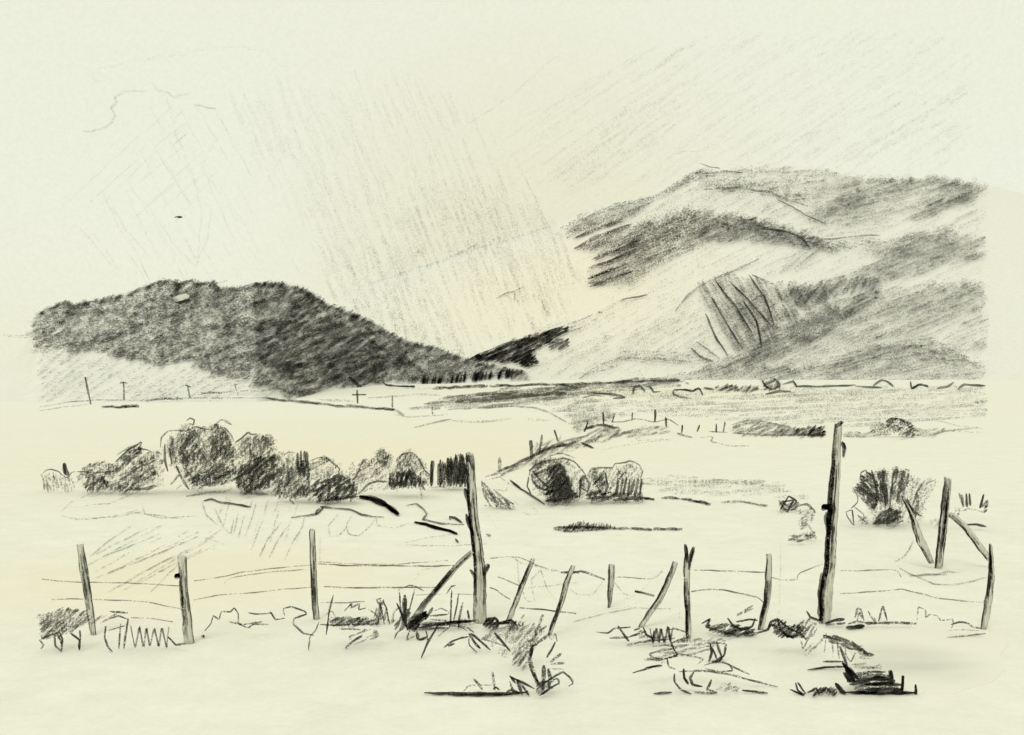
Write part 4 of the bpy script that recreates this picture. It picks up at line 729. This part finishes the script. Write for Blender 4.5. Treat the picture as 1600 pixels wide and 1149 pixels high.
tuft('dark mat of turf at the right foot of the tall post', [([(1290,974),(1305,969),(1320,968)], 4.5, .9), ([(1290,977),(1320,974)], 3, .7), ([(1322,981),(1345,979),(1350,978)], 6, .95), ([(1352,974),(1372,974)], 4, .85), ([(1372,974),(1400,973),(1432,974)], 3.4, .75), ([(1325,975),(1340,971),(1355,974)], 2.4, .6)])
tuft('three pale pointed grass blades beyond the tall post', [([(1336,966),(1340,950),(1345,952),(1350,970)], 2.2, .6), ([(1340,970),(1342,955),(1347,968)], 2.2, .5), ([(1356,955),(1362,965),(1370,974),(1366,965)], 1.6, .6), ([(1373,972),(1379,946),(1386,970)], 2, .65)])
tuft('thin outline of low weeds left of the edge post', [([(1432,974),(1434,960),(1435,948),(1447,954),(1446,966),(1452,960),(1465,962),(1470,970),(1488,968),(1490,974),(1486,982)], 1.6, .5), ([(1486,976),(1500,972),(1512,974),(1520,980),(1534,982)], 2.2, .7), ([(1480,986),(1500,984),(1530,986)], 1.3, .4), ([(1480,996),(1510,994),(1540,990)], 1.8, .5)])

# ---------------------------------------------------------------- stream and its dark bank, bottom right
sx = [(1292,992),(1325,991),(1372,985),(1410,989),(1450,984),(1490,989),(1530,986),(1560,992),(1575,1008),(1562,1024),(1570,1045),(1552,1066),(1520,1074),(1490,1085),(1440,1083),(1410,1087),(1370,1082),(1345,1062),(1338,1042),(1330,1020),(1300,1002)]
v = [P(x, y, gd(y)) for x, y in sx]; v = [(a, b, .004) for a, b, c in v]
me = bpy.data.meshes.new('stream'); me.from_pydata(v + [(a, b, -.2) for a, b, c in v], [], [tuple(range(len(v)))[::-1]] + [(i, (i+1) % len(v), len(v)+(i+1) % len(v), len(v)+i) for i in range(len(v))])
M_w, nt, N = nodes('shaded_stream'); p_ = N('ShaderNodeBsdfPrincipled'); o_ = N('ShaderNodeOutputMaterial'); nt.links.new(p_.outputs[0], o_.inputs[0])
tc = N('ShaderNodeNewGeometry'); mp = N('ShaderNodeMapping'); mp.inputs['Scale'].default_value = (.5, 2.2, 1); nz = N('ShaderNodeTexNoise'); nz.inputs['Scale'].default_value = 1.2; nz.inputs['Detail'].default_value = 8
cm = N('ShaderNodeMix', data_type='RGBA'); cm.inputs[6].default_value = (.50, .505, .44, 1); cm.inputs[7].default_value = (.80, .80, .71, 1)  # grey shading painted into the stream's colour
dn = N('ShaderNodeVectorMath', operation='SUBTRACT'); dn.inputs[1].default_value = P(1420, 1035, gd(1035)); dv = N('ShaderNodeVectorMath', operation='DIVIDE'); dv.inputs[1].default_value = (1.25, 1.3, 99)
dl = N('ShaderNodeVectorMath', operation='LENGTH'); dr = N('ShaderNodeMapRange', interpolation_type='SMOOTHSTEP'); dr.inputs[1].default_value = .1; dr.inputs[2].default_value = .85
edge_fade = N('ShaderNodeMix', data_type='RGBA'); edge_fade.inputs[7].default_value = (.80, .79, .695, 1)  # painted grey fades out to the ground colour at the rim
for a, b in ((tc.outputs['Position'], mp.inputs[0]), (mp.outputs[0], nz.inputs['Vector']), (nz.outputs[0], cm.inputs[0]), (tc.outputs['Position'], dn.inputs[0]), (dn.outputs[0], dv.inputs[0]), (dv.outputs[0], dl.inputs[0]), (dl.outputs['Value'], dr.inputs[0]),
             (dr.outputs[0], edge_fade.inputs[0]), (cm.outputs[2], edge_fade.inputs[6]), (edge_fade.outputs[2], p_.inputs['Base Color'])): nt.links.new(a, b)
p_.inputs['Roughness'].default_value = .8; p_.inputs['Specular IOR Level'].default_value = .1
tag(link('stream', me, M_w), 'flat stream with grey shading painted into its colour at the bottom right', 'stream', kind='structure')
tuft('shaggy dark bank growth hanging over the stream below the tall post', [([(1288,995),(1310,998),(1340,1010),(1356,1022)], 5, .75), ([(1290,1000),(1288,1022)], 1.6, .5), ([(1300,1002),(1302,1028)], 1.8, .5), ([(1308,1002),(1312,1030)], 2, .55), ([(1312,1010),(1320,1030),(1325,1045)], 4, .8), ([(1340,1012),(1352,1022),(1366,1024)], 5, .7), ([(1286,1034),(1318,1034)], 2.2, .75), ([(1262,1047),(1290,1043),(1320,1042)], 2.4, .85), ([(1320,1010),(1322,1025),(1330,1035),(1336,1020)], 2, .5)],
     [([(1282,992),(1305,995),(1335,1005),(1350,1018),(1330,1015),(1300,1004)], -18, 3.2, 3.2, .7), ([(1335,1010),(1345,1010),(1358,1025),(1370,1030),(1345,1028)], -5, 4, 3, .5)], name='bank_growth', cat='bank', group='bank of the stream')
tuft('nearly black heap of growth in the bottom of the stream bed', [([(1316,1035),(1330,1052),(1342,1062)], 6, 1.0), ([(1318,1050),(1325,1062),(1336,1066)], 5, 1.0), ([(1305,1068),(1315,1080),(1322,1083)], 6, 1.0), ([(1320,1082),(1370,1083),(1430,1083)], 4.4, 1.05), ([(1330,1062),(1352,1050),(1384,1050)], 3, .7), ([(1350,1070),(1380,1068),(1408,1070)], 5, 1.0), ([(1335,1066),(1370,1060),(1394,1062)], 6, .95), ([(1355,1078),(1385,1077),(1410,1078)], 5, 1.0)],
     [([(1322,1060),(1345,1052),(1392,1055),(1400,1072),(1410,1080),(1350,1082),(1330,1075)], 8, 3.4, 4.2, .7), ([(1318,1038),(1332,1048),(1342,1066),(1325,1062)], -50, 3, 4, 1.0), ([(1330,1036),(1370,1036),(1380,1046),(1340,1048)], 4, 5, 3, .45)], name='bank_growth', cat='bank', group='bank of the stream')
tuft('scribbled low weeds left of the dark stream heap', [([(1243,1067),(1246,1078),(1256,1086),(1234,1078)], 2.4, .85), ([(1246,1066),(1258,1084)], 2.4, .85), ([(1256,1084),(1268,1080),(1275,1075),(1280,1084),(1290,1074),(1300,1084),(1306,1076)], 3, .85)],
     [([(1270,1078),(1285,1074),(1306,1076),(1306,1086),(1268,1086)], 45, 3.4, 2.8, .75)])
for lab, q, w in (('left and thickest of three small stakes in the stream bed', [(1391,1048),(1392,1060),(1393,1072)], 8), ('middle stake of the three in the stream bed, slightly taller', [(1411,1056),(1410,1068),(1409,1081)], 6), ('right and shortest of three small stakes in the stream bed', [(1431,1070),(1431,1078),(1431,1085)], 5)):
    d = gd(q[-1][1]); s = Strokes()
    for k in range(3): s.add([(x + random.uniform(-w/6, w/6), y) for x, y in q], w * .7, .9, d + random.uniform(-.02, .02), wob=.2, step=4, taper=.8)
    tag(s.build('stake', M_wood), lab, 'stake', 'small stakes in the stream bed')

# ---------------------------------------------------------------- bird
m, nt, N = nodes('bird_feathers'); p_ = N('ShaderNodeBsdfPrincipled'); o_ = N('ShaderNodeOutputMaterial'); nt.links.new(p_.outputs[0], o_.inputs[0])
p_.inputs['Base Color'].default_value = (.012, .012, .012, 1); p_.inputs['Roughness'].default_value = .7
d = 60.0; cx_, cy_, cz_ = P(280, 340, d)
V = []; Fc = []
prof = [(-.12, .004), (-.08, .018), (-.02, .03), (.05, .034), (.1, .026), (.13, .024), (.15, .012), (.175, .003)]   # tail to beak
K = 8
for x, r in prof:
    for k in range(K): a = 2*math.pi*k/K; V.append((x, r*math.cos(a), r*.9*math.sin(a)))
for i in range(len(prof)-1):
    for k in range(K): Fc.append((i*K+k, i*K+(k+1)%K, (i+1)*K+(k+1)%K, (i+1)*K+k))
Fc += [tuple(range(K))[::-1], tuple(range((len(prof)-1)*K, len(prof)*K))]
for sg in (-1, 1):
    b = len(V)
    for (x0_, x1_, y_, z_) in ((-.05, .09, .02, .01), (-.06, .08, .12, .045), (-.09, .04, .24, .03), (-.12, -.08, .34, -.01)):
        V += [(x0_, sg*y_, z_), (x1_, sg*y_, z_), (x1_, sg*y_, z_+.008), (x0_, sg*y_, z_+.008)]
    for i in range(3):
        for k in range(4): Fc.append((b+i*4+k, b+i*4+(k+1)%4, b+(i+1)*4+(k+1)%4, b+(i+1)*4+k))
    Fc += [(b, b+1, b+2, b+3), (b+12, b+13, b+14, b+15)]
me = bpy.data.meshes.new('bird'); me.from_pydata(V, [], Fc); o = link('bird', me, m)
o.location = (cx_, cy_, cz_); o.rotation_euler = (math.radians(8), math.radians(-10), math.radians(35)); o.scale = (1.25, 1.25, 1.5)
tag(o, 'tiny dark bird gliding in the pale sky above the left hill', 'bird')

# ---------------------------------------------------------------- rain shafts and cloud wisps: real streaks far off
s = Strokes(); RD = 1270.0
s_rain = s
def rain(poly, ang, sp_, w, t, ln=(60, 170), D=None):
    s.hatch(poly, ang, sp_, w, t, D or (lambda x, y: RD), ln=ln, jit=25, wob=1.0, spread=5, skip=.12)
rain([(350,150),(640,110),(800,230),(850,330),(905,420),(880,500),(760,545),(640,530),(540,470),(430,300)], -68, 7, 5.5, .27)
rain([(480,300),(640,260),(800,300),(860,360),(900,450),(820,520),(740,550),(640,525),(560,480),(510,450)], -70, 7, 5.5, .29)
rain([(600,340),(700,300),(840,310),(900,420),(850,480),(700,440)], -72, 7, 6, .33)
rain([(500,400),(620,380),(700,470),(720,550),(600,500),(520,470)], -72, 7, 6, .31)
rain([(150,300),(260,160),(340,180),(420,400),(330,430),(180,430)], -62, 26, 1.8, .3, (90, 200))
rain([(110,400),(200,280),(330,200),(480,420),(380,438),(120,440)], -60, 34, 1.6, .28, (90, 200))
for q in ([(765,235),(790,300),(800,345),(812,420)], [(815,265),(840,320),(860,360),(880,410)], [(630,120),(655,180),(680,240),(700,290)], [(545,180),(565,240),(600,300)], [(155,295),(190,350),(240,410)], [(260,150),(275,210),(300,270),(315,330),(308,415)],
          [(120,350),(150,385),(175,415)], [(230,320),(270,380),(305,418),(325,370),(332,320)], [(335,170),(365,225),(400,290)], [(445,160),(470,230),(510,310)]):
    s.add(q, 2.4, .32, RD, wob=1.4)
tag(s.build('rain', M_rain), 'faint grey shafts of rain slanting down between the two hills', 'rain', kind='stuff')
s = Strokes()
CD = lambda x, y: 3600.0
s.hatch([(800,200),(960,100),(1100,70),(1300,60),(1460,70),(1500,130),(1480,270),(1300,262),(1180,255),(1085,258),(1000,300),(900,320),(860,300)], 33, 9, 5.5, .26, CD, ln=(90, 260), jit=40, wob=1.2, spread=3)
s.hatch([(850,260),(920,200),(1040,150),(1060,200),(960,280),(880,310)], 36, 7, 6, .30, CD, ln=(60, 160), jit=20, wob=1.2)
s.hatch([(1150,250),(1300,180),(1440,140),(1460,200),(1340,262)], 30, 9, 5, .3, CD, ln=(60, 200), jit=20, wob=1.2)
s.hatch([(100,300),(180,220),(270,160),(290,230),(200,300),(130,330)], 42, 16, 1.8, .30, CD, ln=(70, 180), jit=20, wob=.8)
s.hatch([(210,330),(300,250),(330,200),(330,280),(230,340)], 42, 12, 2, .3, CD, ln=(60, 140), jit=20, wob=.8)
for q, w, t in (([(712,208),(735,192),(800,150),(860,95),(872,87),(878,92)], 1.6, .38), ([(1055,242),(1068,236),(1094,238)], 1.8, .45), ([(800,190),(850,170),(900,150)], 1.6, .25)):
    s.add(q, w, t, CD, wob=.8)
tag(s.build('high_cloud', M_rain), 'thin slanting streaks of high cloud above the right mountain', 'cloud', kind='stuff')
def cloud(label, qs):
    s = Strokes()
    for q, w, t in qs:
        for k in range(2): s.add([(x + random.uniform(-1, 1), y + random.uniform(-1, 1)) for x, y in q], w, t * 1.45, 3500.0, wob=1.8, step=3)
    tag(s.build('cloud', M_rain), label, 'cloud', 'outlined clouds in the upper left sky')
cloud('ragged edged cloud outline curling over the upper left sky', [([(128,203),(145,206),(160,203),(172,192),(180,182),(175,170),(183,160),(178,152),(192,145),(215,141),(226,143)], 3.6, .3), ([(240,130),(245,142),(262,145),(275,152),(298,146)], 3.4, .28), ([(303,163),(318,168),(338,169)], 2, .32)])
cloud('long smooth thin cloud outline along the top left sky', [([(170,129),(150,127),(138,120),(150,110),(200,98),(270,84),(350,72),(410,78),(440,102),(465,107),(495,93)], 1.3, .15), ([(208,98),(300,84),(330,74)], 1.3, .13)])

# ---------------------------------------------------------------- sky
w = bpy.data.worlds.new('World'); scn.world = w; w.use_nodes = True
nt = w.node_tree; nt.nodes.clear(); L = nt.links.new
N = lambda t, **k: mk(nt, t, **k)
sky = N('ShaderNodeTexSky', sky_type='NISHITA'); sky.sun_disc = False; sky.sun_elevation = SUN_EL; sky.sun_rotation = SUN_AZ
b1 = N('ShaderNodeBackground'); b1.inputs[1].default_value = .1; L(sky.outputs[0], b1.inputs[0])
tc = N('ShaderNodeTexCoord')
n1 = N('ShaderNodeTexNoise'); n1.inputs['Scale'].default_value = 2.2; n1.inputs['Detail'].default_value = 5; L(tc.outputs['Generated'], n1.inputs['Vector'])
n2 = N('ShaderNodeTexNoise'); n2.inputs['Scale'].default_value = 300; n2.inputs['Detail'].default_value = 3; L(tc.outputs['Generated'], n2.inputs['Vector'])
# overcast: warmer and yellower towards the bright gap over the valley
sb = N('ShaderNodeVectorMath', operation='DISTANCE'); L(tc.outputs['Generated'], sb.inputs[0]); sb.inputs[1].default_value = (0.03, .995, .07)
mr = N('ShaderNodeMapRange', interpolation_type='SMOOTHSTEP'); mr.inputs[1].default_value = .36; mr.inputs[2].default_value = 0.03; L(sb.outputs['Value'], mr.inputs[0])
ad = math_(nt, 'ADD', mr.outputs[0], math_(nt, 'MULTIPLY', math_(nt, 'SUBTRACT', n1.outputs[0], .5), .35), True)
c1 = N('ShaderNodeMix', data_type='RGBA'); c1.inputs[6].default_value = (.872, .882, .735, 1); c1.inputs[7].default_value = (.832, .80, .585, 1); L(ad, c1.inputs[0])
sx_ = N('ShaderNodeSeparateXYZ'); L(tc.outputs['Generated'], sx_.inputs[0])
hz = N('ShaderNodeMapRange', interpolation_type='SMOOTHSTEP'); hz.inputs[1].default_value = .16; hz.inputs[2].default_value = 0.0; hz.inputs[3].default_value = 0; hz.inputs[4].default_value = .7; L(sx_.outputs[2], hz.inputs[0])
ch = N('ShaderNodeMix', data_type='RGBA'); ch.inputs[7].default_value = (.845, .835, .63, 1); L(hz.outputs[0], ch.inputs[0]); L(c1.outputs[2], ch.inputs[6])
c2 = N('ShaderNodeMix', data_type='RGBA', blend_type='MULTIPLY'); c2.inputs[0].default_value = 1; L(ch.outputs[2], c2.inputs[6])
g = N('ShaderNodeMapRange'); g.inputs[1].default_value = .3; g.inputs[2].default_value = .7; g.inputs[3].default_value = .975; g.inputs[4].default_value = 1.025; L(n2.outputs[0], g.inputs[0])
L(g.outputs[0], c2.inputs[7])
b2 = N('ShaderNodeBackground'); b2.inputs[1].default_value = 1.0; L(c2.outputs[2], b2.inputs[0])
mx = N('ShaderNodeMixShader'); mx.inputs[0].default_value = .96; L(b1.outputs[0], mx.inputs[1]); L(b2.outputs[0], mx.inputs[2])
o_ = N('ShaderNodeOutputWorld'); L(mx.outputs[0], o_.inputs[0])
